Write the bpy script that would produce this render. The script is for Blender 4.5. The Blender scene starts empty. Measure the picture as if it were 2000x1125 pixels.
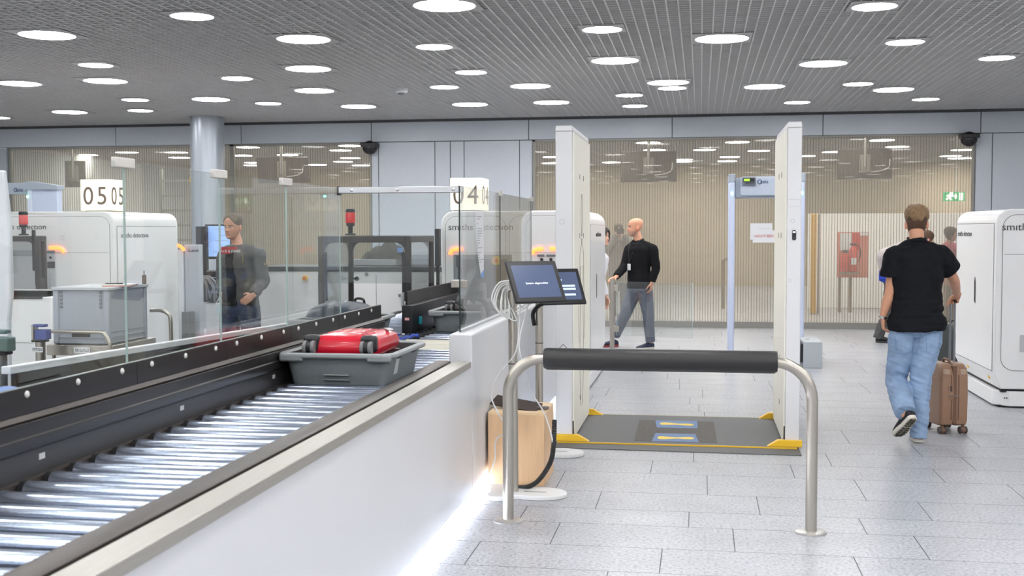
import bpy, bmesh, math, random
from mathutils import Vector, Matrix, noise
random.seed(4)
C = bpy.context.scene.collection
V = Vector
PI = math.pi
# ------------------------------------------------------------------ camera frame (used to turn measured points into places)
F, CAMZ, CX, CY = 2260.0, 1.6, 1000.0, 562.5
_y = V((1369 - CX, CY - 450, F)).normalized()
_x = -V((-12857 - CX, CY - 483, F)); _x = (_x - _y * _x.dot(_y)).normalized()
_z = _x.cross(_y)
if _z.y < 0: _z = -_z
ROWS = (_x, _y, _z)                       # world = rows . (right, up, forward)
def ray(px, py):
    d = V((px - CX, CY - py, F)); return V((_x.dot(d), _y.dot(d), _z.dot(d)))
def P(px, py, Y=None, z=None, X=None):
    d = ray(px, py)
    t = Y / d.y if Y is not None else (z - CAMZ) / d.z if z is not None else X / d.x
    return d * t + V((0, 0, CAMZ))
# ------------------------------------------------------------------ materials
def lin(c):
    return tuple((v / 12.92 if v <= .04045 else ((v + .055) / 1.055) ** 2.4) for v in [q / 255 for q in c])
MATS = {}
def M(name, col, rough=.5, metal=0., var=0., vscale=8., bump=0., bscale=80., emit=None, estr=0., spec=.5, coat=0., stretch=None, vcol=False):
    if name in MATS: return MATS[name]
    m = bpy.data.materials.new(name); m.use_nodes = True
    nt = m.node_tree; b = nt.nodes['Principled BSDF']
    c = lin(col) + (1,)
    b.inputs['Base Color'].default_value = c
    b.inputs['Roughness'].default_value = rough
    b.inputs['Metallic'].default_value = metal
    b.inputs['Specular IOR Level'].default_value = spec
    b.inputs['Coat Weight'].default_value = coat
    tc = nt.nodes.new('ShaderNodeTexCoord'); src = tc.outputs['Object']
    if stretch:
        mp = nt.nodes.new('ShaderNodeMapping'); mp.inputs['Scale'].default_value = stretch
        nt.links.new(src, mp.inputs['Vector']); src = mp.outputs['Vector']
    base = None
    if vcol:
        a = nt.nodes.new('ShaderNodeAttribute'); a.attribute_name = 'tint'; base = a.outputs['Color']
        nt.links.new(base, b.inputs['Base Color'])
    if var:
        n = nt.nodes.new('ShaderNodeTexNoise'); n.inputs['Scale'].default_value = vscale; n.inputs['Detail'].default_value = 5
        nt.links.new(src, n.inputs['Vector'])
        r = nt.nodes.new('ShaderNodeMapRange'); r.inputs['From Min'].default_value = .3; r.inputs['From Max'].default_value = .7
        r.inputs['To Min'].default_value = 1 - var; r.inputs['To Max'].default_value = 1 + var
        nt.links.new(n.outputs['Fac'], r.inputs['Value'])
        mx = nt.nodes.new('ShaderNodeMix'); mx.data_type = 'RGBA'; mx.blend_type = 'MULTIPLY'; mx.inputs['Factor'].default_value = 1
        mx.inputs['A'].default_value = c
        if base: nt.links.new(base, mx.inputs['A'])
        nt.links.new(r.outputs['Result'], mx.inputs['B'])
        nt.links.new(mx.outputs['Result'], b.inputs['Base Color'])
    if bump:
        n2 = nt.nodes.new('ShaderNodeTexNoise'); n2.inputs['Scale'].default_value = bscale; n2.inputs['Detail'].default_value = 4
        nt.links.new(src, n2.inputs['Vector'])
        bp = nt.nodes.new('ShaderNodeBump'); bp.inputs['Strength'].default_value = bump; bp.inputs['Distance'].default_value = .01
        nt.links.new(n2.outputs['Fac'], bp.inputs['Height']); nt.links.new(bp.outputs['Normal'], b.inputs['Normal'])
    if emit:
        b.inputs['Emission Color'].default_value = lin(emit) + (1,); b.inputs['Emission Strength'].default_value = estr
    MATS[name] = m; return m
def glass(name, tint=(250, 252, 251), ior=1.5, rough=0.0, haze=0.0, hazecol=(235, 232, 225)):
    if name in MATS: return MATS[name]
    m = bpy.data.materials.new(name); m.use_nodes = True; nt = m.node_tree; nt.nodes.clear()
    o = nt.nodes.new('ShaderNodeOutputMaterial'); t = nt.nodes.new('ShaderNodeBsdfTransparent'); t.inputs[0].default_value = lin(tint) + (1,)
    g = nt.nodes.new('ShaderNodeBsdfGlossy'); g.inputs['Roughness'].default_value = rough
    lw = nt.nodes.new('ShaderNodeLayerWeight'); lw.inputs['Blend'].default_value = .5
    pw = nt.nodes.new('ShaderNodeMath'); pw.operation = 'POWER'; pw.inputs[1].default_value = 5.
    f = nt.nodes.new('ShaderNodeMath'); f.operation = 'MULTIPLY_ADD'; r0 = ((ior - 1) / (ior + 1)) ** 2; f.inputs[1].default_value = 1 - r0; f.inputs[2].default_value = r0
    nt.links.new(lw.outputs['Facing'], pw.inputs[0]); nt.links.new(pw.outputs[0], f.inputs[0])
    mx = nt.nodes.new('ShaderNodeMixShader')
    nt.links.new(f.outputs[0], mx.inputs[0]); nt.links.new(g.outputs[0], mx.inputs[2])
    last = t.outputs[0]
    if haze:
        d = nt.nodes.new('ShaderNodeBsdfDiffuse'); d.inputs[0].default_value = lin(hazecol) + (1,)
        tl = nt.nodes.new('ShaderNodeBsdfTranslucent'); tl.inputs[0].default_value = lin(hazecol) + (1,)
        m0 = nt.nodes.new('ShaderNodeMixShader'); m0.inputs[0].default_value = .5
        nt.links.new(d.outputs[0], m0.inputs[1]); nt.links.new(tl.outputs[0], m0.inputs[2])
        m2 = nt.nodes.new('ShaderNodeMixShader'); m2.inputs[0].default_value = haze
        nt.links.new(last, m2.inputs[1]); nt.links.new(m0.outputs[0], m2.inputs[2]); last = m2.outputs[0]
    nt.links.new(last, mx.inputs[1]); nt.links.new(mx.outputs[0], o.inputs[0])
    MATS[name] = m; return m

white = M('white_panel', (214, 215, 217), .34, var=.012, vscale=1.5)
white2 = M('white_cool', (214, 217, 221), .4)
cream = M('cream_panel', (240, 236, 220), .45)
seamm = M('dark_seam', (92, 92, 94), .6)
greyp = M('grey_panel', (184, 189, 196), .38, var=.03, vscale=30)
steel = M('brushed_steel', (186, 180, 170), .32, 1., var=.06, vscale=6, stretch=(40, 40, 1))
steelh = M('brushed_steel_flat', (186, 182, 174), .42, .9, var=.06, vscale=6, stretch=(30, 1, 30))
alum = M('aluminium', (205, 207, 210), .3, 1.)
chrome = M('roller_zinc', (196, 206, 225), .22, .88, var=.06, vscale=5, bump=.03, bscale=30)
blackp = M('black_plastic', (26, 26, 28), .42, var=.08, vscale=20)
blackm = M('black_anodised', (34, 31, 30), .36, .3, var=.1, vscale=6, stretch=(8, 1, 8))
darkm = M('dark_profile', (86, 80, 76), .42, .6, var=.08, vscale=8)
dbed = M('dark_bed', (22, 22, 24), .6)
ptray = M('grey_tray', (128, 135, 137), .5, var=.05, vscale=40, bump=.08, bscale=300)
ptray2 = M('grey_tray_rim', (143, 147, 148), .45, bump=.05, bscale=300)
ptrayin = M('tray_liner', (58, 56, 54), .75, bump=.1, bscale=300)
tyre = M('wheel_grey', (120, 120, 120), .5)
redp = M('red_shell', (205, 24, 48), .24, var=.05, vscale=10, coat=.4)
navy = M('navy_fabric', (38, 52, 66), .45, var=.1, vscale=15, bump=.1, bscale=200)
brownc = M('brown_shell', (56, 48, 46), .36)
mocha = M('mocha_shell', (150, 116, 92), .42, var=.04, vscale=20, bump=.05, bscale=150)
mochad = M('mocha_dark', (112, 82, 62), .5)
olive = M('dark_shell', (50, 54, 50), .4)
yellow = M('yellow_paint', (236, 190, 44), .45)
matgrey = M('mat_grey', (92, 92, 92), .6, var=.06, vscale=60, bump=.06, bscale=400)
beech = M('beech_veneer', (224, 186, 144), .45, var=.06, vscale=4, stretch=(12, 12, 1))
cabw = M('cable_white', (222, 222, 220), .5)
leather = M('black_leatherette', (38, 37, 37), .42, bump=.12, bscale=260)
screenb = M('screen_blue', (74, 84, 108), .2, emit=(100, 112, 142), estr=.10)
glass_c = glass('clear_glass')
edge_g = M('glass_edge', (172, 192, 186), .15)
orange = M('orange_light', (255, 140, 70), .4, emit=(255, 128, 62), estr=.95)
greenled = M('green_led', (120, 255, 200), .4, emit=(110, 255, 200), estr=6.)

# ------------------------------------------------------------------ mesh helpers
class MB:
    def __init__(s): s.v = []; s.f = []; s.m = []
    def add(s, vs, fs, mi=0):
        k = len(s.v); s.v += [V(q) for q in vs]
        for f in fs: s.f.append([i + k for i in f]); s.m.append(mi)
        return s
    def b(s, x0, x1, y0, y1, z0, z1, mi=0):
        vs = [(x, y, z) for z in (z0, z1) for y in (y0, y1) for x in (x0, x1)]
        return s.add(vs, [(0, 2, 3, 1), (4, 5, 7, 6), (0, 1, 5, 4), (2, 6, 7, 3), (0, 4, 6, 2), (1, 3, 7, 5)], mi)
    def ob(s, c, size, mat=None, mi=0):
        c = V(c); mat = mat or Matrix.Identity(3)
        vs = [c + mat @ V((x * size[0] / 2, y * size[1] / 2, z * size[2] / 2)) for z in (-1, 1) for y in (-1, 1) for x in (-1, 1)]
        return s.add(vs, [(0, 2, 3, 1), (4, 5, 7, 6), (0, 1, 5, 4), (2, 6, 7, 3), (0, 4, 6, 2), (1, 3, 7, 5)], mi)
    def cyl(s, p0, p1, r0, r1=None, n=20, mi=0, cap=True):
        p0, p1 = V(p0), V(p1); r1 = r0 if r1 is None else r1
        d = (p1 - p0).normalized(); a = d.orthogonal().normalized(); c = d.cross(a)
        vs = []
        for p, r in ((p0, r0), (p1, r1)):
            vs += [p + (a * math.cos(t) + c * math.sin(t)) * r for t in [2 * PI * i / n for i in range(n)]]
        fs = [(i, (i + 1) % n, n + (i + 1) % n, n + i) for i in range(n)]
        if cap: fs += [tuple(range(n - 1, -1, -1)), tuple(range(n, 2 * n))]
        return s.add(vs, fs, mi)
    def tube(s, pts, r, n=10, mi=0, cap=True, sides=None, sm=1, close=False):
        """swept tube; r: float or list of float / (a,b); sides: hint for the 'a' axis per point"""
        pts = [V(p) for p in pts]; N = len(pts)
        rr = [r] * N if not isinstance(r, (list, tuple)) else list(r)
        rr = [(q, q) if not isinstance(q, (list, tuple)) else tuple(q) for q in rr]
        sd = [V(q) for q in sides] if sides else None
        if sm > 1 and N > 2:
            np_, nr, ns = [], [], []
            for i in range(N - 1):
                p0, p1, p2, p3 = pts[max(i - 1, 0)], pts[i], pts[i + 1], pts[min(i + 2, N - 1)]
                for k in range(sm):
                    t = k / sm
                    np_.append(.5 * ((2 * p1) + (p2 - p0) * t + (2 * p0 - 5 * p1 + 4 * p2 - p3) * t * t + (3 * p1 - p0 - 3 * p2 + p3) * t ** 3))
                    u = t * t * (3 - 2 * t)
                    nr.append(tuple(rr[i][j] * (1 - u) + rr[i + 1][j] * u for j in (0, 1)))
                    if sd: ns.append(sd[i] * (1 - t) + sd[i + 1] * t)
            np_.append(pts[-1]); nr.append(rr[-1])
            if sd: ns.append(sd[-1]); sd = ns
            pts, rr, N = np_, nr, len(np_)
        vs = []; a = None
        for i, p in enumerate(pts):
            d = (pts[min(i + 1, N - 1)] - pts[max(i - 1, 0)])
            d = d.normalized() if d.length > 1e-9 else V((0, 0, 1))
            h = sd[i] if sd else (a if a is not None else d.orthogonal())
            a = h - d * h.dot(d)
            a = a.normalized() if a.length > 1e-6 else d.orthogonal().normalized()
            c = d.cross(a)
            for k in range(n):
                t = 2 * PI * k / n
                vs.append(p + a * math.cos(t) * rr[i][0] + c * math.sin(t) * rr[i][1])
        fs = [(i * n + k, i * n + (k + 1) % n, (i + 1) * n + (k + 1) % n, (i + 1) * n + k) for i in range(N - 1) for k in range(n)]
        if cap: fs += [tuple(range(n - 1, -1, -1)), tuple(range((N - 1) * n, N * n))]
        return s.add(vs, fs, mi)
    def prism(s, poly, axis, a0, a1, mi=0):
        """poly: 2-D outline; axis 'x': (y,z), 'y': (x,z), 'z': (x,y)"""
        n = len(poly)
        def pt(q, a): return {'x': (a, q[0], q[1]), 'y': (q[0], a, q[1]), 'z': (q[0], q[1], a)}[axis]
        vs = [pt(q, a0) for q in poly] + [pt(q, a1) for q in poly]
        fs = [(i, (i + 1) % n, n + (i + 1) % n, n + i) for i in range(n)] + [tuple(range(n - 1, -1, -1)), tuple(range(n, 2 * n))]
        return s.add(vs, fs, mi)
    def lathe(s, prof, c, n=24, mi=0, ax=None, cap=True):
        c = V(c); rot = V((0, 0, 1)).rotation_difference(V(ax)).to_matrix() if ax is not None else Matrix.Identity(3)
        vs = [c + rot @ V((r * math.cos(2 * PI * k / n), r * math.sin(2 * PI * k / n), z)) for r, z in prof for k in range(n)]
        m = len(prof)
        fs = [(i * n + k, i * n + (k + 1) % n, (i + 1) * n + (k + 1) % n, (i + 1) * n + k) for i in range(m - 1) for k in range(n)]
        if cap: fs += [tuple(range(n - 1, -1, -1)), tuple(range((m - 1) * n, m * n))]
        return s.add(vs, fs, mi)
    def ell(s, c, r, mat=None, n=20, k=12, mi=0):
        c = V(c); mat = mat or Matrix.Identity(3); vs = []
        for i in range(k + 1):
            t = PI * i / k; t = max(.02, min(PI - .02, t))
            for j in range(n):
                p = 2 * PI * j / n
                vs.append(c + mat @ V((r[0] * math.sin(t) * math.cos(p), r[1] * math.sin(t) * math.sin(p), -r[2] * math.cos(t))))
        fs = [(i * n + j, i * n + (j + 1) % n, (i + 1) * n + (j + 1) % n, (i + 1) * n + j) for i in range(k) for j in range(n)]
        fs += [tuple(range(n - 1, -1, -1)), tuple(range(k * n, (k + 1) * n))]
        return s.add(vs, fs, mi)
    def quad(s, a, b, c, d, mi=0): return s.add([a, b, c, d], [(0, 1, 2, 3)], mi)
    def mesh(s, name, off=V((0, 0, 0)), smooth=35):
        me = bpy.data.meshes.new(name)
        me.from_pydata([tuple(q - off) for q in s.v], [], s.f)
        me.polygons.foreach_set('material_index', s.m)
        me.validate()
        if smooth:
            me.polygons.foreach_set('use_smooth', [True] * len(me.polygons))
            me.set_sharp_from_angle(angle=math.radians(smooth))
        me.update()
        return me
    def build(s, name, mats, parent=None, bev=0., smooth=35, local=False, seg=2, base=None):
        off = V((0, 0, 0))
        if parent is not None and not local: off = org(parent)
        if base is not None: off = V(base)
        me = s.mesh(name, off, smooth)
        for m in (mats if isinstance(mats, (list, tuple)) else [mats]): me.materials.append(m)
        o = bpy.data.objects.new(name, me); C.objects.link(o)
        if parent is not None: o.parent = parent
        if base is not None: o.location = V(base)
        if bev:
            w = o.modifiers.new('edge', 'BEVEL'); w.width = bev; w.segments = seg; w.limit_method = 'ANGLE'; w.angle_limit = math.radians(40)
            w.harden_normals = False
        return o
def org(o):
    while o.parent: o = o.parent
    return V(o.location)
def tag(o, label, cat, group=None, kind=None):
    o['label'] = label; o['category'] = cat
    if group: o['group'] = group
    if kind: o['kind'] = kind
    return o
def thing(name, label, cat, loc, rz=0., group=None):
    o = bpy.data.objects.new(name, None); o.empty_display_size = .1; C.objects.link(o)
    o.location = loc; o.rotation_euler = (0, 0, rz)
    return tag(o, label, cat, group)
def struct(o): o['kind'] = 'structure'; return o
def copy_tree(o, parent=None):
    c = o.copy(); C.objects.link(c); c.parent = parent
    for ch in list(o.children): copy_tree(ch, c)
    return c
def dup(root, loc, label, rz=None):
    c = copy_tree(root); c.location = loc; c['label'] = label
    if rz is not None: c.rotation_euler = (0, 0, rz)
    return c
def rrect(x0, x1, z0, z1, r, n=6, which=(1, 1, 1, 1)):
    """rounded rectangle outline; which: bottom-left, bottom-right, top-right, top-left"""
    out = []
    for (cx, cz, a0, w) in ((x0 + r, z0 + r, PI, which[0]), (x1 - r, z0 + r, 1.5 * PI, which[1]), (x1 - r, z1 - r, 0, which[2]), (x0 + r, z1 - r, .5 * PI, which[3])):
        if w: out += [(cx + r * math.cos(a0 + .5 * PI * i / n), cz + r * math.sin(a0 + .5 * PI * i / n)) for i in range(n + 1)]
        else: out.append((x0 if cx < (x0 + x1) / 2 else x1, z0 if cz < (z0 + z1) / 2 else z1))
    return out
def text_mesh(txt, size, o, right, up, depth=.002, xs=1., align='CENTER'):
    cu = bpy.data.curves.new('lettering', 'FONT'); cu.body = txt; cu.size = size; cu.align_x = align; cu.align_y = 'CENTER'; cu.extrude = depth / 2
    cu.resolution_u = 3
    t = bpy.data.objects.new('lettering', cu); C.objects.link(t)
    dg = bpy.context.evaluated_depsgraph_get(); me = bpy.data.meshes.new_from_object(t.evaluated_get(dg))
    bpy.data.objects.remove(t); bpy.data.curves.remove(cu)
    o, right, up = V(o), V(right).normalized(), V(up).normalized(); nrm = right.cross(up)
    mb = MB(); mb.add([o + right * (q.co.x * xs) + up * q.co.y + nrm * q.co.z for q in me.vertices], [list(p.vertices) for p in me.polygons])
    bpy.data.meshes.remove(me); return mb
def letter(txt, size, o, right, up, mat, parent, xs=1., align='CENTER', name='lettering', local=False, depth=.002):
    return text_mesh(txt, size, o, right, up, depth, xs, align).build(name, mat, parent, smooth=0, local=local)
def pane(mb, x0, x1, y0, y1, z0, z1, thin):
    """glass box: faces index 0, narrow edges index 1; thin = 'x','y' or 'z' axis of thickness"""
    vs = [(x, y, z) for z in (z0, z1) for y in (y0, y1) for x in (x0, x1)]
    fs = {'z': [(0, 2, 3, 1), (4, 5, 7, 6)], 'y': [(0, 1, 5, 4), (2, 6, 7, 3)], 'x': [(0, 4, 6, 2), (1, 3, 7, 5)]}
    for k, q in fs.items(): mb.add(vs, q, 0 if k == thin else 1)
    return mb
X3, Y3, Z3 = V((1, 0, 0)), V((0, 1, 0)), V((0, 0, 1))
# ================================================================== SETTING
CEIL = 3.5; BACKY = 19.3; FARY = 34.0
XL, XR, YN = -15.0, 9.0, -9.0
# floor: granite slabs in courses of varying depth, joints left open over a dark bed
def granite():
    m = bpy.data.materials.new('granite'); m.use_nodes = True; nt = m.node_tree; b = nt.nodes['Principled BSDF']
    tc = nt.nodes.new('ShaderNodeTexCoord')
    n1 = nt.nodes.new('ShaderNodeTexNoise'); n1.inputs['Scale'].default_value = 55; n1.inputs['Detail'].default_value = 6; n1.inputs['Roughness'].default_value = .7
    n2 = nt.nodes.new('ShaderNodeTexNoise'); n2.inputs['Scale'].default_value = 3.5; n2.inputs['Detail'].default_value = 3
    at = nt.nodes.new('ShaderNodeAttribute'); at.attribute_name = 'tint'
    r = nt.nodes.new('ShaderNodeValToRGB'); r.color_ramp.elements[0].position = .34; r.color_ramp.elements[1].position = .62
    r.color_ramp.elements[0].color = lin((110, 113, 120)) + (1,); r.color_ramp.elements[1].color = lin((186, 187, 190)) + (1,)
    e = r.color_ramp.elements.new(.47); e.color = lin((165, 167, 171)) + (1,)
    mx = nt.nodes.new('ShaderNodeMix'); mx.data_type = 'RGBA'; mx.blend_type = 'MULTIPLY'; mx.inputs['Factor'].default_value = 1
    mr = nt.nodes.new('ShaderNodeMapRange'); mr.inputs['From Min'].default_value = .3; mr.inputs['From Max'].default_value = .7; mr.inputs['To Min'].default_value = .93; mr.inputs['To Max'].default_value = 1.05
    mx2 = nt.nodes.new('ShaderNodeMix'); mx2.data_type = 'RGBA'; mx2.blend_type = 'MULTIPLY'; mx2.inputs['Factor'].default_value = 1
    L = nt.links.new
    L(tc.outputs['Object'], n1.inputs['Vector']); L(tc.outputs['Object'], n2.inputs['Vector'])
    L(n1.outputs['Fac'], r.inputs['Fac']); L(r.outputs['Color'], mx.inputs['A']); L(at.outputs['Color'], mx.inputs['B'])
    L(n2.outputs['Fac'], mr.inputs['Value']); L(mx.outputs['Result'], mx2.inputs['A']); L(mr.outputs['Result'], mx2.inputs['B'])
    L(mx2.outputs['Result'], b.inputs['Base Color'])
    b.inputs['Roughness'].default_value = .33; b.inputs['Specular IOR Level'].default_value = .45
    return m
grout = M('grout', (88, 88, 90), .8)
def make_floor():
    mb = MB(); mb.b(XL, XR, YN, FARY, -.12, -.004, 1)
    ys = [8.034, 7.609, 7.033, 6.589, 6.244, 5.798]; cyc = [.425, .576, .444, .345, .446]
    rows = []; y = 8.034; k = 0
    while y < BACKY: h = cyc[(k + 4) % 5]; rows.append((y, min(y + h, FARY))); y += h; k += 1
    while y < FARY: rows.append((y, min(y + .5, FARY))); y += .5
    y = 8.034; k = 0
    while y > YN: h = cyc[k % 5]; rows.append((y - h, y)); y -= h; k += 1
    known = {8.23: -.042, 7.82: -.321, 7.32: .048, 6.81: .338, 6.42: -.057, 6.02: .177, 5.6: -.183}
    cols = []; g = .0022
    for (a, c) in rows:
        L = .93; x0 = None; mid = (a + c) / 2
        for q, xv in known.items():
            if abs(q - mid) < .16: x0 = xv
        if x0 is None: x0 = random.random() * L
        x = x0 - math.ceil((x0 - XL) / L) * L
        while x < XR:
            u0, u1 = max(x, XL) + g, min(x + L, XR) - g
            if u1 > u0:
                mb.quad((u0, a + g, 0), (u1, a + g, 0), (u1, c - g, 0), (u0, c - g, 0)); cols.append(.97 + random.random() * .06)
            x += L
    o = mb.build('floor', [granite(), grout], smooth=0); struct(o)
    ca = o.data.color_attributes.new('tint', 'FLOAT_COLOR', 'CORNER')
    i = 0
    for p in o.data.polygons:
        v = 1.
        if p.material_index == 0: v = cols[i]; i += 1
        for li in p.loop_indices: ca.data[li].color = (v, v, v * 1.005, 1)
make_floor()
# ceiling: open grid of thin metal blades under a dark plenum
blade = M('ceiling_blade', (205, 204, 203), .45, .1)
plen = M('plenum', (56, 54, 54), .9, var=.25, vscale=.8)
mb = MB(); mb.b(XL, XR, YN, FARY, CEIL + .45, CEIL + .6, 1)
x = XL
while x < XR: mb.b(x - .006, x + .006, YN, FARY, CEIL, CEIL + .11); x += .1
y = YN
while y < FARY: mb.b(XL, XR, y - .006, y + .006, CEIL + .002, CEIL + .11); y += .1
struct(mb.build('ceiling', [blade, plen], smooth=0))
sidew = M('side_wall', (222, 222, 222), .7, var=.02, vscale=1)
beige = M('beige_wall', (186, 174, 152), .7, var=.06, vscale=.7)
for nm, a in (('wall_left', (XL - .2, XL, YN, FARY)), ('wall_right', (XR, XR + .2, YN, FARY)), ('wall_near', (XL, XR, YN - .2, YN))):
    struct(MB().b(a[0], a[1], a[2], a[3], 0, CEIL + .6).build(nm, sidew))
struct(MB().b(XL, XR, FARY, FARY + .2, 0, CEIL + .6).build('wall_far', beige))
# back wall: metal clad band over glass, clad panels between
mb = MB(); HB = 3.12
def clad(x0, x1, z0, z1, d=0.):
    mb.b(x0 + .006, x1 - .006, BACKY - .03 + d, BACKY + .02, z0 + .006, z1 - .006)
jx = [XL, -12.6, -10.276, -7.926, -5.579, -2.856, -.475, 1.927, 4.34, 6.7, XR]
for a, c in zip(jx[:-1], jx[1:]): clad(a, c, HB, CEIL - .04)
mb.b(XL, XR, BACKY, BACKY + .12, HB, CEIL + .45, 1)
for (a, c) in ((XL, -12.4), (-5.579, -2.796), (4.27, XR)): mb.b(a + .01, c - .01, BACKY, BACKY + .12, 0, HB, 1)
for a, c in ((-14.9, -12.4), (-5.579, -5.456), (-5.456, -4.467), (-4.467, -4.2), (-4.2, -3.961), (-3.961, -3.013), (-3.013, -2.796), (4.27, 4.52), (4.52, 6.9), (6.9, XR)): clad(a, c, .0, HB)
struct(mb.build('wall_back', [greyp, seamm], bev=.004))
ribm = M('glass_ribs', (104, 95, 84), .6)
winfr = M('window_frame', (140, 138, 132), .5, .3)
glass_w = glass('hall_glass', (238, 235, 228), 1.22, haze=.105, hazecol=(250, 246, 238))
def window(nm, x0, x1):
    w = struct(MB().b(x0, x1, BACKY + .03, BACKY + .045, .1, HB).build(nm, glass_w, smooth=0))
    r = MB(); x = x0 + .02
    while x < x1: r.b(x - .0034, x + .0034, BACKY + .046, BACKY + .052, .1, HB); x += .0438
    struct(r.build('window_ribs', ribm, w, smooth=0))
    f = MB().b(x0, x1, BACKY - .02, BACKY + .08, 0.0, .1)
    f.b(x0, x0 + .035, BACKY, BACKY + .08, .1, HB); f.b(x1 - .035, x1, BACKY, BACKY + .08, .1, HB); f.b(x0, x1, BACKY, BACKY + .08, HB - .03, HB)
    struct(f.build('window_frame', winfr, w, smooth=0))
window('window_1', -12.38, -8.12); window('window_2', -8.12, -5.585); window('window_3', -2.79, 4.265)
# grey round column
colm = M('column_metal', (184, 191, 199), .3, .4, var=.05, vscale=4, stretch=(4, 4, .3))
cpos = (P(375, 300, Y=18.3) + P(436, 300, Y=18.3)) / 2
cr = (P(436, 300, Y=18.3) - P(375, 300, Y=18.3)).length / 2
o = MB().lathe([(cr, 0), (cr, CEIL), ], (cpos.x, 18.3, 0), n=48).build('column_round', colm); struct(o)

# ------------------------------------------------------------------ ceiling lights
ringm = M('light_ring', (200, 200, 198), .4)
plate = M('light_plate', (176, 175, 174), .6)
diff = M('light_diffuser', (255, 255, 255), .6, emit=(252, 252, 254), estr=13.)
def make_light(r):
    t = thing('ceiling_light', 'x', 'ceiling light', (0, 0, CEIL), 0, 'round ceiling lights over the hall')
    MB().lathe([(r, .0), (r, -.012), (r + .014, -.012), (r + .014, .0)], (0, 0, 0), 40, cap=False).build('trim_ring', ringm, t, local=True)
    s = r + .03
    MB().b(-s, s, -s, s, -.004, -.001).build('mounting_plate', plate, t, local=True, smooth=0)
    MB().lathe([(r, -.010), (r, -.006)], (0, 0, 0), 40).build('diffuser', diff, t, local=True)
    return t
LB, LS = None, None
LIGHTS = [
 (375, 30, 80, 'highest round ceiling light straight above the grey column'),
 (92, 67, 103, 'large round ceiling light, the highest one over the machine under the 05 sign'),
 (593, 75, 113, 'largest round ceiling light between the grey column and the smoke detector'),
 (868, 9, 109, 'large round ceiling light cut by the top edge above the 04 sign'),
 (1176, 56, 71, 'small round ceiling light nearest the top edge above the left white scanner panel'),
 (848, 90, 66, 'small round ceiling light between the smoke detector and the big light at the top edge'),
 (1410, 74, 94, 'large round ceiling light high above the walk-through metal detector, alone there'),
 (1201, 117, 99, 'large round ceiling light above the left scanner panel, behind the small one there'),
 (1708, 11, 84, 'round ceiling light at the top edge above the hanging screen beside the exit sign'),
 (1768, 81, 71, 'small round ceiling light high above the head of the man with the brown suitcase'),
 (1608, 123, 85, 'large round ceiling light just beyond the right white scanner panel, bigger of that pair'),
 (1947, 112, 68, 'small round ceiling light above the big white machine beside the suitcase, alone there'),
 (187, 126, 63, 'small round ceiling light directly in front of the large light over the 05 sign'),
 (602, 133, 80, 'round ceiling light just behind the largest one between column and smoke detector'),
 (463, 152, 57, 'small round ceiling light just off the head of the grey column, towards the middle'),
 (38, 162, 78, 'large round ceiling light over the left edge, level with the one above the 05 sign'),
 (206, 157, 93, 'large round ceiling light right above the 05 sign'),
 (920, 140, 58, 'small round ceiling light straight over the 04 sign, beside the smoke detector'),
 (614, 176, 69, 'third round ceiling light in the file between column and smoke detector'),
 (868, 169, 52, 'small round ceiling light next to the smoke detector, behind the nearer one'),
 (1036, 167, 71, 'round ceiling light in front of the left scanner panel, nearer one of that pair'),
 (1305, 160, 71, 'larger of the two overlapping round ceiling lights between the scanner panels'),
 (1313, 171, 52, 'smaller of the two overlapping round ceiling lights between the scanner panels'),
 (1229, 185, 51, 'small round ceiling light between the scanner panels, second nearest the wall band'),
 (1493, 168, 88, 'large round ceiling light right above the white right scanner panel'),
 (1676, 163, 57, 'small round ceiling light above the red extinguisher board, nearer one'),
 (1745, 174, 75, 'large round ceiling light straight above the hanging screen by the exit sign'),
 (1808, 193, 53, 'small round ceiling light near the wall band above the exit sign'),
 (1557, 199, 51, 'small round ceiling light close to the wall band behind the right scanner panel'),
 (264, 194, 50, 'small round ceiling light behind the 05 sign, nearer of two in line'),
 (412, 193, 68, 'round ceiling light right over the head of the grey column'),
 (136, 218, 63, 'round ceiling light nearest the wall band between the 05 sign and the left edge'),
 (274, 215, 47, 'small round ceiling light behind the 05 sign, closest to the wall band'),
 (524, 201, 48, 'small round ceiling light near the wall band beside the grey column'),
 (700, 207, 75, 'large round ceiling light closest to the wall band in front of the smoke detector'),
 (918, 203, 64, 'round ceiling light closest to the wall band above the 04 sign'),
 (1077, 199, 76, 'large round ceiling light closest to the wall band before the left scanner panel'),
 (1240, 206, 47, 'small round ceiling light closest to the wall band between the scanner panels'),
 (-4, 229, 32, 'round ceiling light cut by the left edge near the wall band')]
for (px, py, w, lab) in LIGHTS:
    a, c = P(px - w / 2, py, z=CEIL), P(px + w / 2, py, z=CEIL); d = (c - a).length; m = (a + c) / 2
    big = d > .425
    if big and LB is None: LB = o = make_light(.26)
    elif not big and LS is None: LS = o = make_light(.185)
    else: o = copy_tree(LB if big else LS)
    o.location = (m.x, m.y, CEIL); o['label'] = lab
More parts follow.
